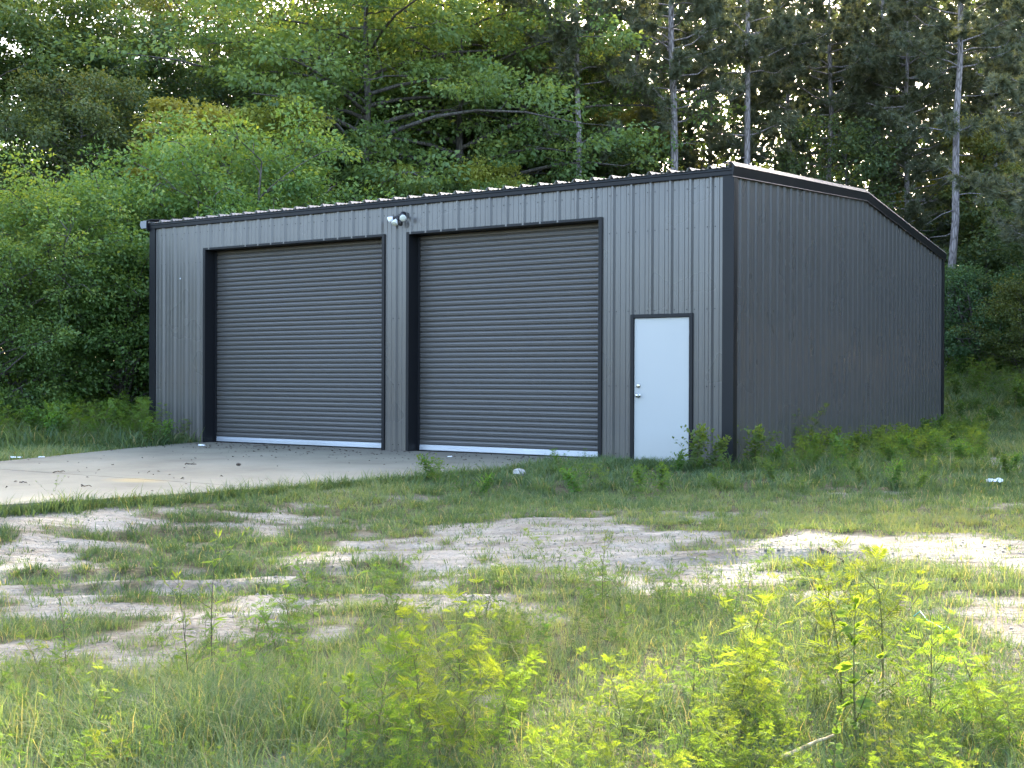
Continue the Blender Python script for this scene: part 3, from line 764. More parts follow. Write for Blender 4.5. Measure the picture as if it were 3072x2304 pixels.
# bushes left of the building
plant_tree('shrub', 700, 28.0, 'bright green bushy shrub rising over the left end of the roof', 'shrub', 'shrub', H=6.0, color=(1.3, 1.5, 1.1))
plant_tree('shrub', 560, 26.5, 'round green shrub behind the left roof corner', 'shrub', 'shrub', H=4.9, color=(1.15, 1.4, 1.05))
plant_tree('shrub', 85, 24.0, 'tall bright green bush at the left edge of the picture', 'shrub', 'shrub', H=4.5, color=(1.35, 1.5, 1.05))
plant_tree('shrub', -70, 22.5, 'green bush cut off by the left edge, lowest and nearest', 'shrub', 'shrub', H=3.6, color=(1.2, 1.35, 1.0))
plant_tree('bush', 350, 25.0, 'rounded green bush against the left building corner', 'shrub', 'shrub', H=3.3, color=(1.2, 1.4, 1.05))
plant_tree('bush', 210, 25.5, 'dark green bush between the two bright bushes at left', 'shrub', 'shrub', H=2.9, color=(0.95, 1.1, 0.95))
plant_tree('shrub', 430, 27.5, 'upright green shrub hugging the left wall of the building', 'shrub', 'shrub', H=4.6, color=(1.05, 1.25, 0.95))
# pines
PN = [('pine', 1752, 38, 17.5, 'pale straight pine trunk nearest the light green tree', 3.0), ('pine2', 2040, 38.5, 19.5, 'thick pale pine trunk above the entry door', 0.6),
      ('pine', 2240, 40, 18.5, 'slightly leaning pine trunk behind the near roof corner', 5.2), ('pine3', 2480, 43, 17, 'bushy pine behind the middle of the gable roof', 1.3),
      ('pine2', 2600, 45, 19, 'tall pine behind the roof ridge', 2.6), ('pine', 2835, 37, 18, 'dark pine trunk by the rear roof corner', 0.2),
      ('pine3', 2720, 41, 15.5, 'pine with low green boughs over the rear roof slope', 4.4), ('pine2', 1900, 48, 19, 'distant pine between the two pale trunks', 1.9),
      ('pine', 2390, 49, 18.5, 'distant pine behind the bushy pine', 3.6), ('pine2', 2990, 44, 19, 'pine deep in the dark wood at the right edge', 5.0),
      ('pine3', 3230, 29.5, 14.5, 'nearer pine whose boughs enter at the right edge', 2.0), ('pine', 1640, 46, 18, 'distant pine behind the light green tree', 0.9),
      ('pine3', 2140, 46, 17.5, 'bushy distant pine between the thick trunk and the leaning trunk', 2.3), ('pine3', 2910, 50, 17, 'far bushy pine in the gap at the right', 0.7),
      ('pine', 3120, 40, 18, 'tall pine just outside the right edge', 4.0), ('pine2', 2660, 52, 20, 'farthest pine behind the roof ridge', 5.7)]
for kd, px, s, H, lb, rz in PN:
    plant_tree(kd, px, s, lb, 'pine_tree', 'tree', 'pines behind the building', H=H, rz=rz, color=(1.0, 0.97, 0.92))
# understorey saplings in the shade of the pines
US = [(1600, 42), (1690, 46), (1830, 44), (1960, 46), (2110, 45), (2180, 47), (1900, 43), (2300, 46), (1760, 47), (2330, 43), (2420, 45), (2540, 41), (2650, 44), (2760, 45), (2880, 41), (2950, 39), (3040, 41), (3110, 36), (2850, 47), (1780, 50), (2000, 52), (2250, 52), (2480, 52), (2740, 53), (2960, 52), (3150, 45)]
for i, (px, s) in enumerate(US):
    plant_tree('thin' if i % 3 else 'small', px, s + rt.uniform(-0.8, 0.8), 'shaded broadleaf sapling under the pines behind the building', 'sapling', 'tree', 'saplings under the pines', H=rt.uniform(5.5, 9.5), color=(1.05, 1.0, 1.0))
# right-hand bushes
plant_tree('bush', 2960, 35.5, 'blue-green bush at the foot of the wood, right of the building', 'shrub', 'shrub', H=3.2, color=(0.95, 1.15, 1.2))
plant_tree('bush', 3070, 34.5, 'leafy bush at the right edge with yellowing leaves', 'shrub', 'shrub', H=2.6, color=(1.25, 1.05, 0.8))
plant_tree('bush', 2870, 38.5, 'dark bush beside the rear building corner', 'shrub', 'shrub', H=2.8, color=(0.75, 0.85, 0.85))
plant_tree('shrub', 3110, 38, 'dark shrub at the right edge behind the yellowing bush', 'shrub', 'shrub', H=4.2, color=(0.7, 0.8, 0.8))

# the far wood that reads as one mass, closing the view behind the clearing, plus belts out of view
g = np.random.RandomState(5)
def mass(n, smin, smax, lmin, lmax, zmax, size, seed, hole):
    s = g.uniform(smin, smax, n); l = g.uniform(lmin, lmax, n); zz = g.rand(n) ** 0.8 * zmax * (0.75 + 0.5 * vnoise(l * 0.22, s * 0.1, seed))
    keep = (vnoise(l * 0.55, zz * 0.7, seed + 1) * 0.6 + vnoise(l * 1.7, zz * 1.9, seed + 2) * 0.4) > hole + 0.10 * (zz / zmax)
    s, l, zz = s[keep], l[keep], zz[keep]; x, y = from_sl(s, l); n = len(s)
    Cc = np.stack([x, y, height(x, y) + zz], -1)
    A = g.randn(n, 3); A[:, 2] -= 0.4; N = g.randn(n, 3) * 0.8 + [0, 0, 0.8]
    L = size * g.uniform(0.6, 1.3, n)
    return leaves(Cc, A, N, L, L * 0.62, np.clip(0.1 + 0.55 * vnoise(l * 0.8, zz * 0.8, seed + 5) + 0.25 * g.rand(n), 0, 1))
parts = [mass(52000, 53, 62, -34, -4, 12.5, 0.26, 3, 0.38), mass(135000, 54, 66, -6, 40, 19.0, 0.33, 8, 0.28), mass(30000, 55, 70, -4, 36, 4.5, 0.28, 9, 0.2),
         mass(66000, -48, 54, 23, 31, 10.0, 0.68, 12, 0.15), mass(26000, -58, -50, -70, 30, 8.0, 0.75, 14, 0.25), mass(16000, -55, 20, -66, -58, 8.0, 0.75, 16, 0.25)]  # right and rear belts are out of view, added for dark wall reflections
V = np.concatenate([p[0] for p in parts]); off = 0; Q = []
for p in parts: Q.append(p[1] + off); off += len(p[0])
tag(obj('woodland', mesh_np('woodland', V, np.concatenate(Q), attrs={'tint': np.concatenate([p[2] for p in parts])}), None, M_LEAF), 'shaded mass of far woodland foliage closing the view, with added belts out of view', 'woodland', kind='stuff').color = (1.0, 0.95, 0.95, 1)

# ------------------------------------------------------------------ grass
g = np.random.RandomState(12)
def outside(x, y, edge=0.0):
    inb = (x > -W - 0.05) & (x < 0.06) & (y > -0.06) & (y < D + 0.06)
    ap = in_poly(x, y, APRON) & (poly_dist(x, y, APRON) > edge)
    return ~(inb | ap)
GV, GQ, GT, GA, goff = [], [], [], [], 0
def blades(x, y, az, h, wd, lean, tint, z=None):
    global goff
    n = len(x); z = height(x, y) - 0.01 if z is None else z
    b = np.stack([x, y, z], -1); d = np.stack([np.cos(az), np.sin(az), np.zeros(n)], -1)
    sd = np.stack([-np.sin(az), np.cos(az), np.zeros(n)], -1) * (wd * 0.5)[:, None]
    # twist the flat side at random
    tw = g.uniform(-1, 1, n)[:, None]; sd = sd * (1 - 0.4 * np.abs(tw)) + d * (wd * 0.5)[:, None] * tw * 0.8
    up = np.array([0, 0, 1.0])
    m = b + d * (h * lean * 0.35)[:, None] + up * (h * 0.6)[:, None] * (1 - 0.25 * lean)[:, None]
    t = b + d * (h * lean * 1.05)[:, None] + up * (h * (1 - 0.62 * lean ** 1.5))[:, None]
    V = np.stack([b - sd, b + sd, m + sd * 0.8, m - sd * 0.8, t], 1).reshape(-1, 3)
    i = np.arange(n)[:, None] * 5 + goff
    GV.append(V); GQ.append(i + np.array([0, 1, 2, 3])); GT.append(i + np.array([3, 2, 4])); GA.append(np.repeat(tint, 5)); goff += n * 5
def grass_zone(n, per, smin, smax, hrange, wd, spread_, sparse=0.05, pxr=(-60, 3140), longm=None, edge=0.10, leanr=(0.3, 1.0), cov=True, dry=0.05):
    nc = n // per
    s = np.sqrt(g.uniform(smin**2, smax**2, nc)); px = g.uniform(pxr[0], pxr[1], nc)
    x, y = from_sl(s, lat(px, s))
    c = cover(x, y) if cov else np.ones(nc)
    keep = (g.rand(nc) < np.maximum(sstep(0.22, 0.80, c), sparse)) & outside(x, y, edge)
    x, y, c, px, s = x[keep], y[keep], c[keep], px[keep], s[keep]; nc = len(x)
    ci = np.repeat(np.arange(nc), np.maximum(2, (per * g.uniform(0.4, 1.6, nc) * (0.35 + 0.65 * c)).astype(int)))
    a = g.uniform(0, 6.28, len(ci)); r_ = np.abs(g.randn(len(ci))) * spread_
    bx, by = x[ci] + np.cos(a) * r_, y[ci] + np.sin(a) * r_
    patch = 0.65 + 0.8 * (fbm(x, y, 0.8, 3, 41) + 0.5)
    hh = g.uniform(hrange[0], hrange[1], len(ci)) * patch[ci] * (0.45 + 0.55 * c[ci]) * g.uniform(0.75, 1.25, nc)[ci]
    if longm is not None: hh *= longm(px, s)[ci]
    t = np.clip(0.12 + 0.55 * g.rand(nc)[ci] + 0.9 * fbm(x, y, 0.5, 2, 51)[ci] + 0.30 * g.rand(len(ci)), 0, 0.86)
    t = np.where(g.rand(len(ci)) < dry, g.uniform(0.9, 1.0, len(ci)), t)
    ok = outside(bx, by, edge + 0.12)
    blades(bx[ok], by[ok], a[ok] + g.randn(ok.sum()) * 0.5, hh[ok], wd * g.uniform(0.7, 1.3, ok.sum()), g.uniform(leanr[0], leanr[1], ok.sum()), t[ok])
longl = lambda px, s: 1.0 + 1.3 * sstep(1500, 500, px) * sstep(6.6, 5.2, s) + 0.5 * sstep(6.5, 5.0, s)
grass_zone(120000, 18, 3.9, 8.2, (0.045, 0.13), 0.0042, 0.055, 0.2, longm=longl, dry=0.10)
grass_zone(170000, 28, 8.2, 13.5, (0.035, 0.13), 0.0062, 0.055, 0.4)
grass_zone(150000, 32, 13.5, 21.0, (0.05, 0.20), 0.0100, 0.065, 0.2)
grass_zone(36000, 16, 15.0, 22.5, (0.14, 0.30), 0.013, 0.10, 1, pxr=(-80, 520), cov=False, edge=0.02)
grass_zone(40000, 14, 20.0, 31.0, (0.25, 0.55), 0.020, 0.16, 1, pxr=(-150, 640), cov=False)
grass_zone(60000, 16, 16.0, 27.0, (0.14, 0.32), 0.014, 0.12, 0.5, pxr=(2080, 3150))
grass_zone(60000, 14, 26.0, 41.0, (0.18, 0.42), 0.024, 0.18, 1, pxr=(2780, 3200), cov=False)
# taller tufts hugging the walls and the slab edge
def tufts(pts, per, hr, wd, sp, dry=0.06):
    for (x, y) in pts:
        n = int(per * g.uniform(0.6, 1.4)); a = g.uniform(0, 6.28, n); r_ = np.abs(g.randn(n)) * sp
        bx, by = x + np.cos(a) * r_, y + np.sin(a) * r_
        t = np.clip(0.1 + 0.4 * g.rand() + 0.3 * g.rand(n), 0, 0.86); t = np.where(g.rand(n) < dry, 0.95, t)
        ok = outside(bx, by, 0.22)
        if ok.sum(): blades(bx[ok], by[ok], a[ok] + g.randn(ok.sum()) * 0.4, hr * g.uniform(0.5, 1.2, ok.sum()), wd * g.uniform(0.7, 1.3, ok.sum()), g.uniform(0.3, 1.0, ok.sum()), t[ok])
edge_pts = []
for i in range(900):
    y = g.uniform(-9.2, -0.3); x = xr(y) + abs(g.randn()) * 0.14 - 0.06; edge_pts.append((x, y))
tufts(edge_pts, 26, 0.14, 0.007, 0.05)
tufts([(xr(y_) - 0.05 + 0.10 * abs(g.randn()), y_) for y_ in g.uniform(-9.2, -0.6, 150)], 22, 0.24, 0.007, 0.05)
tufts([(g.uniform(-2.0, 0.2), -0.08 - abs(g.randn()) * 0.25) for i in range(170)], 26, 0.20, 0.009, 0.06)
tufts([(g.uniform(-2.1, -1.2), -0.3 - g.rand() * 2.2) for i in range(120)], 26, 0.20, 0.009, 0.06)
tufts([(0.08 + abs(g.randn()) * 0.4, g.uniform(-0.2, D)) for i in range(520)], 24, 0.27, 0.010, 0.09)
tufts([(-W - 0.1 - abs(g.randn()) * 0.4, g.uniform(-0.6, 3)) for i in range(120)], 24, 0.30, 0.012, 0.08)
tufts([(g.uniform(-11.9, -10.25), -0.06 - abs(g.randn()) * 0.35) for i in range(150)], 26, 0.22, 0.010, 0.07)
sp_ = []
for i in range(520):
    s_ = g.uniform(6.6, 13.2); sp_.append(tuple(float(v) for v in from_sl(s_, lat(g.uniform(-50, 3120), s_))))
tufts(sp_, 16, 0.075, 0.0058, 0.055)
for q in range(60):   # stray seed-head stalks
    s = g.uniform(4.6, 8.5); px = g.uniform(0, 3072); x, y = from_sl(s, lat(px, s))
    blades(np.full(2, x), np.full(2, y), g.uniform(0, 6.28, 2), g.uniform(0.35, 0.6, 2), np.full(2, 0.0035), g.uniform(0.4, 1.0, 2), np.array([0.95, 0.9]))
gm = mesh_np('grass', np.concatenate(GV), np.concatenate(GQ), np.concatenate(GT), attrs={'tint': np.concatenate(GA)})
tag(obj('grass', gm, None, M_GRASS), 'patchy crabgrass growing over the sandy soil', 'grass', kind='stuff')

# ------------------------------------------------------------------ weeds
def leaf_template(pairs, L, lw, ang=0.9):
    """pinnate leaf in local frame: +x along the rachis, +z its upper side; list of (base, axis, length, width)"""
    out = []
    for i in range(pairs):
        t = 0.22 + 0.62 * i / max(1, pairs - 1); ln = L * 0.46 * math.sin(math.pi * (0.22 + 0.62 * t)) 
        for sg in (-1, 1):
            out.append(((t * L, 0, 0), (math.cos(ang), sg * math.sin(ang), 0.05), ln, lw * (0.7 + 0.5 * math.sin(math.pi * t))))
    out.append(((0.80 * L, 0, 0), (1, 0, -0.1), L * 0.42, lw * 1.1))
    out.append(((0.0, 0, 0), (1, 0, 0.0), L * 0.95, lw * 0.35))
    return out
PINN = leaf_template(5, 1.0, 0.048, 0.8)
OVATE = [((0, 0, 0), (1, 0, 0), 1.0, 0.62)]
ROUND = [((0, 0, 0), (1, 0, 0.02), 1.0, 0.50), ((0.02, 0, 0), (0.93, 0.36, 0), 0.80, 0.46), ((0.02, 0, 0), (0.93, -0.36, 0), 0.80, 0.46)]
LANCE = [((0, 0, 0), (1, 0, 0), 1.0, 0.16)]
def weed(name, seed, H, tmpl, leafL, nodes, branches=6, droop=0.3, stem_r=0.004, lean=0.12, tint0=0.3):
    g = np.random.RandomState(seed); T = Tubes(); C, A, N, S = [], [], [], []
    def shoot(p0, d, ln, r0, nn, ls, depth):
        q = np.linspace(0, 1, 6); bend = g.randn(3) * lean; bend[2] = 0
        pts = p0 + d * ln * q[:, None] + bend[None] * ln * (q ** 2)[:, None]
        if depth: pts[:, 2] += 0.25 * ln * q ** 2
        T.add(pts, r0 * (1 - 0.75 * q), 5)
        for k in range(nn):
            t = (k + 0.6) / nn
            t = 0.12 + 0.88 * t
            p = np.array([np.interp(t, q, pts[:, m]) for m in range(3)])
            for sg in ((0, math.pi) if depth == 0 else (0,)):
                az = k * 1.75 + sg + g.randn() * 0.4
                el = g.uniform(-0.35, 1.0) * (0.6 + 0.8 * t)
                a = np.array([math.cos(az) * math.cos(el), math.sin(az) * math.cos(el), math.sin(el)])
                size = ls * (1.05 - 0.55 * t) * g.uniform(0.7, 1.2) * (0.65 + 0.5 * min(1, t * 3))
                C.append(p); A.append(a); S.append(size); N.append(np.array([-a[0] * a[2], -a[1] * a[2], 1 - a[2] ** 2]) + g.randn(3) * 0.6)
        # crown of small leaves at the tip
        for k in range(4):
            az = k * 1.57 + g.rand(); u_ = g.uniform(0.25, 0.8); a = np.array([math.cos(az) * u_, math.sin(az) * u_, 0.85])
            C.append(pts[-1]); A.append(a); S.append(ls * g.uniform(0.3, 0.6)); N.append(np.array([-a[0], -a[1], 0.6]) + g.randn(3) * 0.5)
        if depth == 0:
            for b in range(branches):
                t = 0.18 + 0.6 * b / max(1, branches - 1) + g.randn() * 0.03
                p = np.array([np.interp(t, q, pts[:, m]) for m in range(3)]); az = b * 2.4 + g.randn() * 0.3
                shoot(p, unit(np.array([math.cos(az), math.sin(az), 0.75])), ln * (0.55 - 0.35 * t) * g.uniform(0.8, 1.3), r0 * 0.55, max(3, int(nn * 0.55)), ls * 0.72, 1)
    shoot(np.zeros(3), np.array([g.randn() * 0.05, g.randn() * 0.05, 1.0]), H, stem_r, nodes, leafL, 0)
    C, A, N, S = np.array(C), unit(np.array(A)), np.array(N), np.array(S)
    B = unit(np.cross(N, A)); N = np.cross(A, B)
    c2, a2, n2, l2, w2, t2 = [], [], [], [], [], []
    nt_ = len(C); tb = np.clip(tint0 + 0.35 * g.rand(nt_) + 0.45 * (C[:, 2] / H) ** 2, 0, 1)
    for (b, a, ln, wd) in tmpl:
        x = b[0]
        pos = C + A * (b[0] * S)[:, None] - np.array([0, 0, 1.0]) * (droop * x * x * S)[:, None]
        dr = A * a[0] + B * a[1] + N * a[2] - np.array([0, 0, 1.0]) * (droop * 1.6 * x)
        c2.append(pos); a2.append(dr); n2.append(N + g.randn(nt_, 3) * 0.15); l2.append(S * ln); w2.append(S * wd); t2.append(np.clip(tb + g.randn(nt_) * 0.06, 0, 1))
    V, Q, tt = leaves(np.concatenate(c2), np.concatenate(a2), np.concatenate(n2), np.concatenate(l2), np.concatenate(w2), np.concatenate(t2))
    return T.mesh(name + '_stem'), mesh_np(name + '_leaves', V, Q, attrs={'tint': tt})
WEED = {
    'rag1': weed('rag1', 1, 0.60, PINN, 0.15, 13, 8, stem_r=0.0042, tint0=0.45),
    'rag2': weed('rag2', 2, 0.52, PINN, 0.135, 11, 7, stem_r=0.0038, tint0=0.45),
    'rag3': weed('rag3', 3, 0.44, PINN, 0.14, 9, 9, lean=0.2, tint0=0.4),
    'low':  weed('low', 4, 0.26, PINN, 0.095, 7, 6, lean=0.3, stem_r=0.003, tint0=0.25),
    'herb': weed('herb', 5, 0.34, OVATE, 0.055, 9, 7, lean=0.25, stem_r=0.003, tint0=0.15),
    'thin': weed('thin', 6, 0.62, LANCE, 0.085, 16, 3, lean=0.12, stem_r=0.0030, tint0=0.15),
    'broad': weed('broad', 7, 0.50, ROUND, 0.080, 7, 3, lean=0.15, stem_r=0.0045, tint0=0.4),
    'clump': weed('clump', 9, 0.42, OVATE, 0.085, 13, 22, lean=0.3, stem_r=0.003, tint0=0.15),
    'feather': weed('feather', 8, 0.40, PINN, 0.085, 12, 5, lean=0.2, stem_r=0.003, tint0=0.1),
}
NATW = {'rag1': 0.60, 'rag2': 0.52, 'rag3': 0.44, 'low': 0.26, 'herb': 0.34, 'thin': 0.62, 'broad': 0.50, 'feather': 0.40, 'clump': 0.42}
for kx_, (sm, lm) in WEED.items():
    sm.materials.append(M_DARKSTEM if kx_ == 'thin' else M_STEM); lm.materials.append(M_WEED)
rw = random.Random(5)
def plant_weed(kind, x, y, label, H=None, color=(1, 1, 1), group=None, name='ragweed_plant', cat='weed', tilt=0.12):
    z = float(height(np.array([x]), np.array([y]))[0]) - 0.01
    sc = (H or NATW[kind]) / NATW[kind]
    e = empty(name, (x, y, z), rw.uniform(0, 6.28), sc); e.rotation_euler[0] = rw.uniform(-tilt, tilt); e.rotation_euler[1] = rw.uniform(-tilt, tilt)
    tag(e, label, cat, group)
    j = rw.uniform(0.78, 1.15); obj('stem', WEED[kind][0], e); o = obj('leaves', WEED[kind][1], e); o.color = (color[0] * j * rw.uniform(0.85, 1.1), color[1] * j, color[2] * j * rw.uniform(0.9, 1.25), 1)
    return e
def wp(px, s):
    x, y = from_sl(s, lat(px, s)); return float(x), float(y)
YG = (1.15, 1.15, 0.85)
HERO = [('rag1', 1405, 5.15, 0.62, 'tallest yellow-green ragweed at the centre of the foreground'), ('rag2', 1265, 5.05, 0.55, 'bushy ragweed just left of the tallest centre one'),
        ('rag3', 1140, 4.9, 0.47, 'ragweed with outspread fronds left of centre in the foreground'), ('rag3', 1340, 4.75, 0.45, 'dense low ragweed at the foot of the centre clump'),
        ('rag2', 1480, 5.0, 0.44, 'ragweed on the right flank of the centre clump'), ('broad', 1040, 4.7, 0.42, 'seedling with big round leaves left of the centre ragweed clump'),
        ('rag1', 2215, 5.3, 0.56, 'upright ragweed alone right of centre in the foreground'), ('rag2', 2290, 5.2, 0.40, 'shorter ragweed leaning on the lone upright one'),
        ('rag1', 2650, 5.5, 0.72, 'tallest ragweed towards the right, against bare sand'), ('rag2', 2530, 5.6, 0.66, 'slim ragweed left of the tallest one at right'),
        ('broad', 2575, 5.0, 0.62, 'thick-stemmed plant with a few round leaves in the right foreground'), ('rag3', 2790, 5.1, 0.48, 'spreading ragweed beside the teal cord'),
        ('rag1', 1885, 4.75, 0.47, 'ragweed with dark woody stem in the lower middle'), ('rag2', 2960, 4.9, 0.46, 'ragweed near the right edge of the foreground'),
        ('broad', 2500, 4.55, 0.30, 'small round-leaved seedling at the bottom right'), ('rag3', 1230, 4.45, 0.33, 'small ragweed at the bottom edge left of centre'),
        ('rag3', 330, 4.5, 0.25, 'small bright ragweed at the bottom left'),
        ('thin', 640, 6.4, 0.72, 'tall dark-stemmed weed standing in the left foreground'), ('thin', 570, 6.0, 0.60, 'slender dark-stemmed weed left of the tallest dark one'),
        ('thin', 200, 6.3, 0.55, 'thin upright weed near the left edge of the foreground'), ('thin', 1810, 7.6, 0.52, 'thin tall weed at the edge of the sand in the middle'),
        ('feather', 1640, 8.6, 0.34, 'small feathery plant standing alone on the sand'), ('clump', 2090, 15.95, 0.62, 'leafy weed climbing the wall right of the entry door'),
        ('clump', 2140, 15.85, 0.50, 'leafy weed before the near building corner'), ('clump', 2262, 16.3, 0.60, 'green weed against the side wall just past the near corner'),
        ('feather', 2415, 18.6, 0.85, 'tallest weed against the grey side wall'), ('thin', 160, 12.2, 0.40, 'wispy dry weed at the edge of the concrete at left')]
for kd, px, s, H, lb in HERO:
    nm = {'broad': 'round_leaved_plant', 'thin': 'slender_weed', 'feather': 'feathery_weed', 'herb': 'leafy_weed', 'clump': 'leafy_weed'}.get(kd, 'ragweed_plant')
    x, y = wp(px, s); plant_weed(kd, x, y, lb, H, YG if kd.startswith('rag') or kd == 'broad' else (1, 1, 1), name=nm, tilt=0.06)
def fill(n, kinds, smin, smax, p0, p1, hr, label, group, color, name, cov=True):
    c = 0
    for _ in range(n * 6):
        if c >= n: break
        s = math.sqrt(rw.uniform(smin**2, smax**2)); px = rw.uniform(p0, p1); x, y = wp(px, s)
        if not outside(np.array([x]), np.array([y]), -1)[0]: continue
        if cov and float(cover(np.array([x]), np.array([y]))[0]) < 0.6: continue
        plant_weed(rw.choice(kinds), x, y, label, rw.uniform(*hr), color, group, name); c += 1
fill(110, ['rag2', 'rag3', 'low', 'feather', 'thin'], 4.1, 5.6, 1640, 3150, (0.10, 0.32), 'yellow-green ragweed in the thick patch at the bottom right', 'ragweed in the right foreground', YG, 'ragweed_plant')
fill(60, ['low', 'rag3', 'feather'], 4.1, 6.4, 850, 1650, (0.12, 0.25), 'low green ragweed in the bottom middle of the picture', 'ragweed in the middle foreground', (1.05, 1.1, 0.85), 'ragweed_plant')
fill(45, ['low', 'thin', 'feather'], 4.2, 7.0, -50, 900, (0.14, 0.34), 'wispy green weed among the long grass at the bottom left', 'weeds in the left foreground', (0.95, 1.05, 0.9), 'wispy_weed')
fill(60, ['feather', 'low', 'thin'], 6.3, 8.4, 900, 2450, (0.16, 0.34), 'feathery dark green weed at the near edge of the sand', 'weeds along the near edge of the sand', (0.8, 0.9, 0.8), 'feathery_weed')
fill(60, ['feather', 'rag3', 'clump'], 13.0, 17.0, 1100, 3100, (0.18, 0.36), 'green weed in the grass before the building', 'weeds in the grass before the building', (0.8, 0.95, 0.85), 'leafy_weed')
fill(150, ['clump', 'rag3', 'rag2', 'clump'], 16.3, 27.0, 2200, 2950, (0.22, 0.50), 'bushy green weed along the foot of the grey side wall', 'weeds along the side wall', (0.95, 1.05, 0.9), 'leafy_weed', False)
fill(120, ['rag1', 'clump', 'rag3'], 20.5, 25.5, -100, 560, (0.35, 0.8), 'tall green weed on the bank left of the building', 'weeds on the left bank', (1.1, 1.25, 1.0), 'tall_weed', False)
fill(60, ['clump', 'rag2', 'rag3'], 27.5, 37.0, 2830, 3130, (0.4, 0.9), 'green weed on the slope right of the building', 'weeds on the right slope', (0.8, 0.9, 0.8), 'slope_weed', False)

# ------------------------------------------------------------------ small things lying about
def gz(x, y): return float(height(np.array([x]), np.array([y]))[0])
def crumpled(name, label, cat, x, y, z, sx, sy, sz, mat, seed, rz=0.0):
    g = np.random.RandomState(seed); mb = MB(); n = 7
    P_ = [[(sx * (i / (n - 1) - 0.5) + g.randn() * sx * 0.04, sy * (j / (n - 1) - 0.5) * (1 - 0.5 * abs(i / (n - 1) - 0.5)) + g.randn() * sy * 0.05, sz * (0.25 + 0.75 * g.rand()) * (1 - (2 * j / (n - 1) - 1) ** 2 * 0.6)) for j in range(n)] for i in range(n)]
    mb.sweep(lambda k: P_[k], range(n))
    o = mb.build(name, None, mat, loc=(x, y, z)); o.rotation_euler[2] = rz
    md = o.modifiers.new('thickness', 'SOLIDIFY'); md.thickness = 0.002
    return tag(o, label, cat)
def rock(name, label, x, y, z, r, seed, mat=None, cat='stone'):
    g = np.random.RandomState(seed); mb = MB()
    rows = []
    for i in range(6):
        ph = math.pi * (i + 0.35) / 6.2
        rows.append([(math.cos(a) * math.sin(ph) * r * g.uniform(0.8, 1.25), math.sin(a) * math.sin(ph) * r * g.uniform(0.7, 1.1), math.cos(ph) * r * 0.6 + r * 0.45) for a in np.linspace(0, 6.28, 10, endpoint=False)])
    mb.sweep(lambda k: rows[k], range(6), closed=True, caps=True)
    return tag(mb.build(name, None, mat or M_STONE, smooth=False, loc=(x, y, z)), label, cat)
def stick(name, label, p0, p1, r, mat, seed, cat='stick', sag=0.02, branch=True):
    g = np.random.RandomState(seed); T = Tubes(); p0, p1 = np.array(p0), np.array(p1); q = np.linspace(0, 1, 8)
    pts = p0 + (p1 - p0) * q[:, None]; L = np.linalg.norm(p1 - p0); pts[1:-1, :2] += g.randn(6, 2) * 0.012 * L; pts[1:-1, 2] += np.abs(g.randn(6)) * sag * 0.5
    T.add(pts, r * (1 - 0.5 * q), 6)
    if branch: T.add(np.stack([pts[4], pts[4] + (p1 - p0) * 0.25 + np.array([0.1 * L, -0.1 * L, 0.02])]), np.array([r * 0.5, r * 0.2]), 4)
    return tag(obj(name, T.mesh(name), None, mat), label, cat)
def gp(px, py, z):
    s = (CAM[2] - z) * FPX / (py - 1139); x, y = from_sl(s, lat(px, s)); return float(x), float(y)
x, y = gp(2985, 1452, -0.05); crumpled('plastic_scrap', 'white crumpled plastic strip lying in the grass at the right edge', 'litter', x, y, gz(x, y) + 0.06, 0.17, 0.05, 0.06, M_LITTER, 3, 0.2)
x, y = gp(50, 1381, 0); crumpled('plastic_scrap', 'longer white scrap at the far left edge of the concrete', 'litter', x, y, 0.004, 0.16, 0.06, 0.03, M_LITTER, 4, 0.6)
x, y = gp(125, 1379, 0); crumpled('plastic_scrap', 'small white scrap on the left concrete edge', 'litter', x, y, 0.004, 0.09, 0.04, 0.02, M_LITTER, 5, 0.9)
x, y = gp(606, 1342, 0); crumpled('plastic_scrap', 'white scrap on the concrete by the left door jamb', 'litter', x, y, 0.004, 0.14, 0.06, 0.03, M_LITTER, 6, 0.2)
x, y = gp(1350, 1373, 0); crumpled('plastic_scrap', 'tiny white scrap before the right rolling door', 'litter', x, y, 0.004, 0.07, 0.04, 0.02, M_LITTER, 7, 0.1)
x, y = gp(716, 1400, 0); rock('clod', 'dark round clod on the concrete before the left rolling door', x, y, 0.001, 0.035, 8, M_TWIG, 'clod')
x, y = gp(1558, 1447, -0.1); rock('stone', 'pale stone in the grass beside the concrete edge', x, y, gz(x, y) + 0.02, 0.09, 9)
x, y = gp(945, 1482, -0.15); rock('stone', 'small pale stone in the grass below the concrete edge', x, y, gz(x, y) + 0.01, 0.05, 10)
x, y = gp(2935, 1358, -0.05); rock('stone', 'pale stone on the bare patch right of the side wall', x, y, gz(x, y) + 0.01, 0.12, 11)
x, y = gp(2130, 1408, -0.06); rock('stone', 'flat grey stone at the foot of the near building corner', x, y, gz(x, y) + 0.01, 0.10, 12)
for (pa, pb, z, r_, lb, sd) in (((160, 1424), (195, 1421), 0.006, 0.007, 'dark curled twig on the concrete at the left', 20), ((555, 1398), (590, 1397), 0.006, 0.010, 'thin twig on the concrete before the left door jamb', 21), ((760, 1342), (870, 1341), 0.006, 0.008, 'long straw lying before the left rolling door', 22), ((60, 1453), (82, 1456), 0.006, 0.007, 'short dark twig near the left end of the concrete', 23), ((245, 1465), (275, 1466), 0.006, 0.007, 'curled dead leaf stalk near the concrete front edge', 24)):
    a, b = gp(*pa, z), gp(*pb, z); stick('twig', lb, (*a, z + 0.004), (*b, z + 0.004), r_, M_TWIG, sd, 'twig', 0.02, sd < 22)
a, b = gp(2465, 1697, -0.3), gp(2535, 1727, -0.3); stick('stick', 'dark stick lying on the sand at right', (*a, gz(*a) + 0.012), (*b, gz(*b) + 0.012), 0.014, M_TWIG, 30, 'stick', 0.01, False)
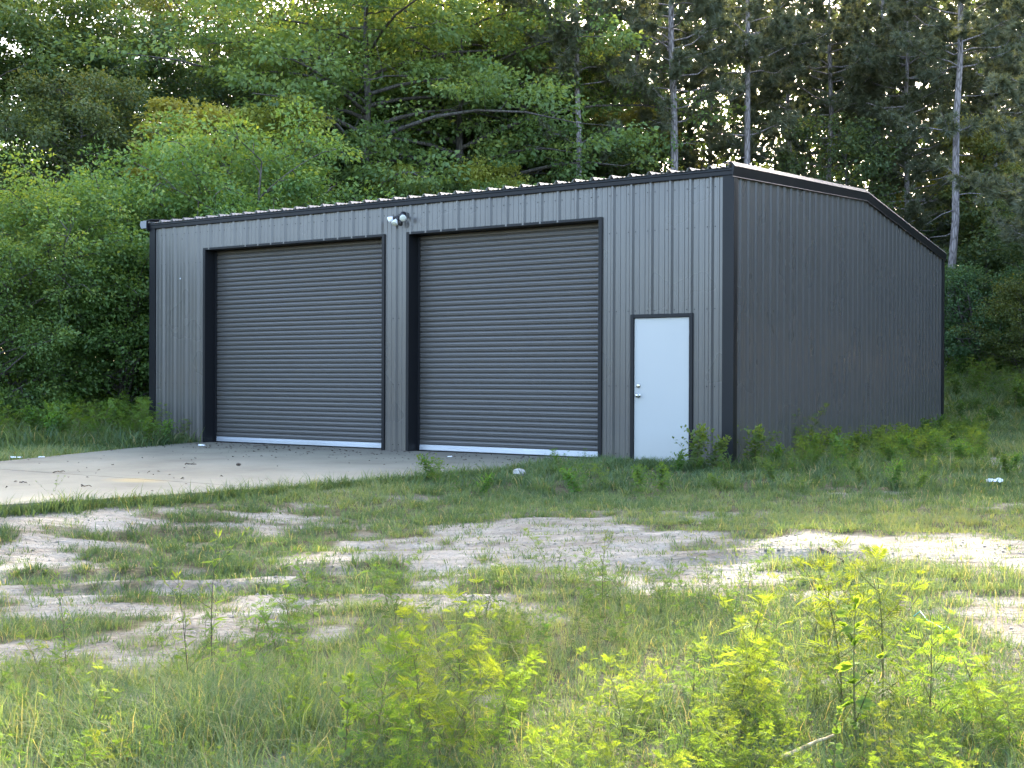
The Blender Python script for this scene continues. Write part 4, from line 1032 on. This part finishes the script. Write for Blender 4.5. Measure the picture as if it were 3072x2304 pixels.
a, b = gp(2345, 2290, -0.36), gp(2505, 2245, -0.36); stick('cane', 'pale broken cane among the weeds at the bottom right', (*a, gz(*a) + 0.05), (*b, gz(*b) + 0.09), 0.011, M_CANE, 31, 'cane', 0.004, False)
a, b = gp(2745, 1925, -0.33), gp(2890, 1985, -0.33); stick('cord', 'teal cord caught in the weeds at the right', (*a, gz(*a) + 0.12), (*b, gz(*b) + 0.10), 0.003, M_CORD, 32, 'cord', 0.05, False)
# crumbs of leaf litter and bark swept against the doors, too small to pick apart
g = np.random.RandomState(77); n = 520
x = g.uniform(-9.8, -2.2, n); y = -np.abs(g.randn(n)) * 1.1 - 0.02; y = np.where(g.rand(n) < 0.25, g.uniform(-8, -0.5, n), y)
ok = in_poly(x, y, APRON) & (poly_dist(x, y, APRON) > 0.05); x, y = x[ok], y[ok]; n = len(x)
A = np.stack([g.randn(n), g.randn(n), g.randn(n) * 0.15], -1); N = np.stack([g.randn(n) * 0.3, g.randn(n) * 0.3, np.ones(n)], -1)
L = g.uniform(0.015, 0.06, n)
V, Q, tt = leaves(np.stack([x, y, np.full(n, 0.008)], -1), A, N, L, L * g.uniform(0.2, 0.7, n), g.rand(n), 0.3)
tag(obj('leaf_litter', mesh_np('leaf_litter', V, Q), None, M_TWIG), 'dark crumbs of leaf litter scattered on the concrete', 'leaf litter', kind='stuff')



# clods, pebbles and bits of dead stalk on the bare soil, too small to pick apart
g = np.random.RandomState(31); n = 9000
s_ = np.sqrt(g.uniform(4.2**2, 13.5**2, n)); x, y = from_sl(s_, lat(g.uniform(-80, 3150, n), s_))
ok = outside(x, y, -1) & (cover(x, y) < 0.62) & (fbm(x, y, 0.9, 3, 61) > -0.12); x, y = x[ok], y[ok]; n = len(x)
r_ = 0.004 + 0.014 * g.rand(n) ** 3
oct_ = np.array([(1, 0, 0), (0, 1, 0), (-1, 0, 0), (0, -1, 0), (0, 0, 0.7), (0, 0, -0.5)])
V = np.stack([x, y, height(x, y) + r_ * 0.2], -1)[:, None, :] + oct_[None] * r_[:, None, None] * g.uniform(0.6, 1.35, (n, 6, 1))
T_ = np.array([(0, 1, 4), (1, 2, 4), (2, 3, 4), (3, 0, 4), (1, 0, 5), (2, 1, 5), (3, 2, 5), (0, 3, 5)])
tag(obj('soil_crumbs', mesh_np('soil_crumbs', V.reshape(-1, 3), tris=(np.arange(n)[:, None, None] * 6 + T_[None]).reshape(-1, 3)), None, M_CLOD), 'small clods and pebbles scattered over the bare sand', 'clods', kind='stuff')
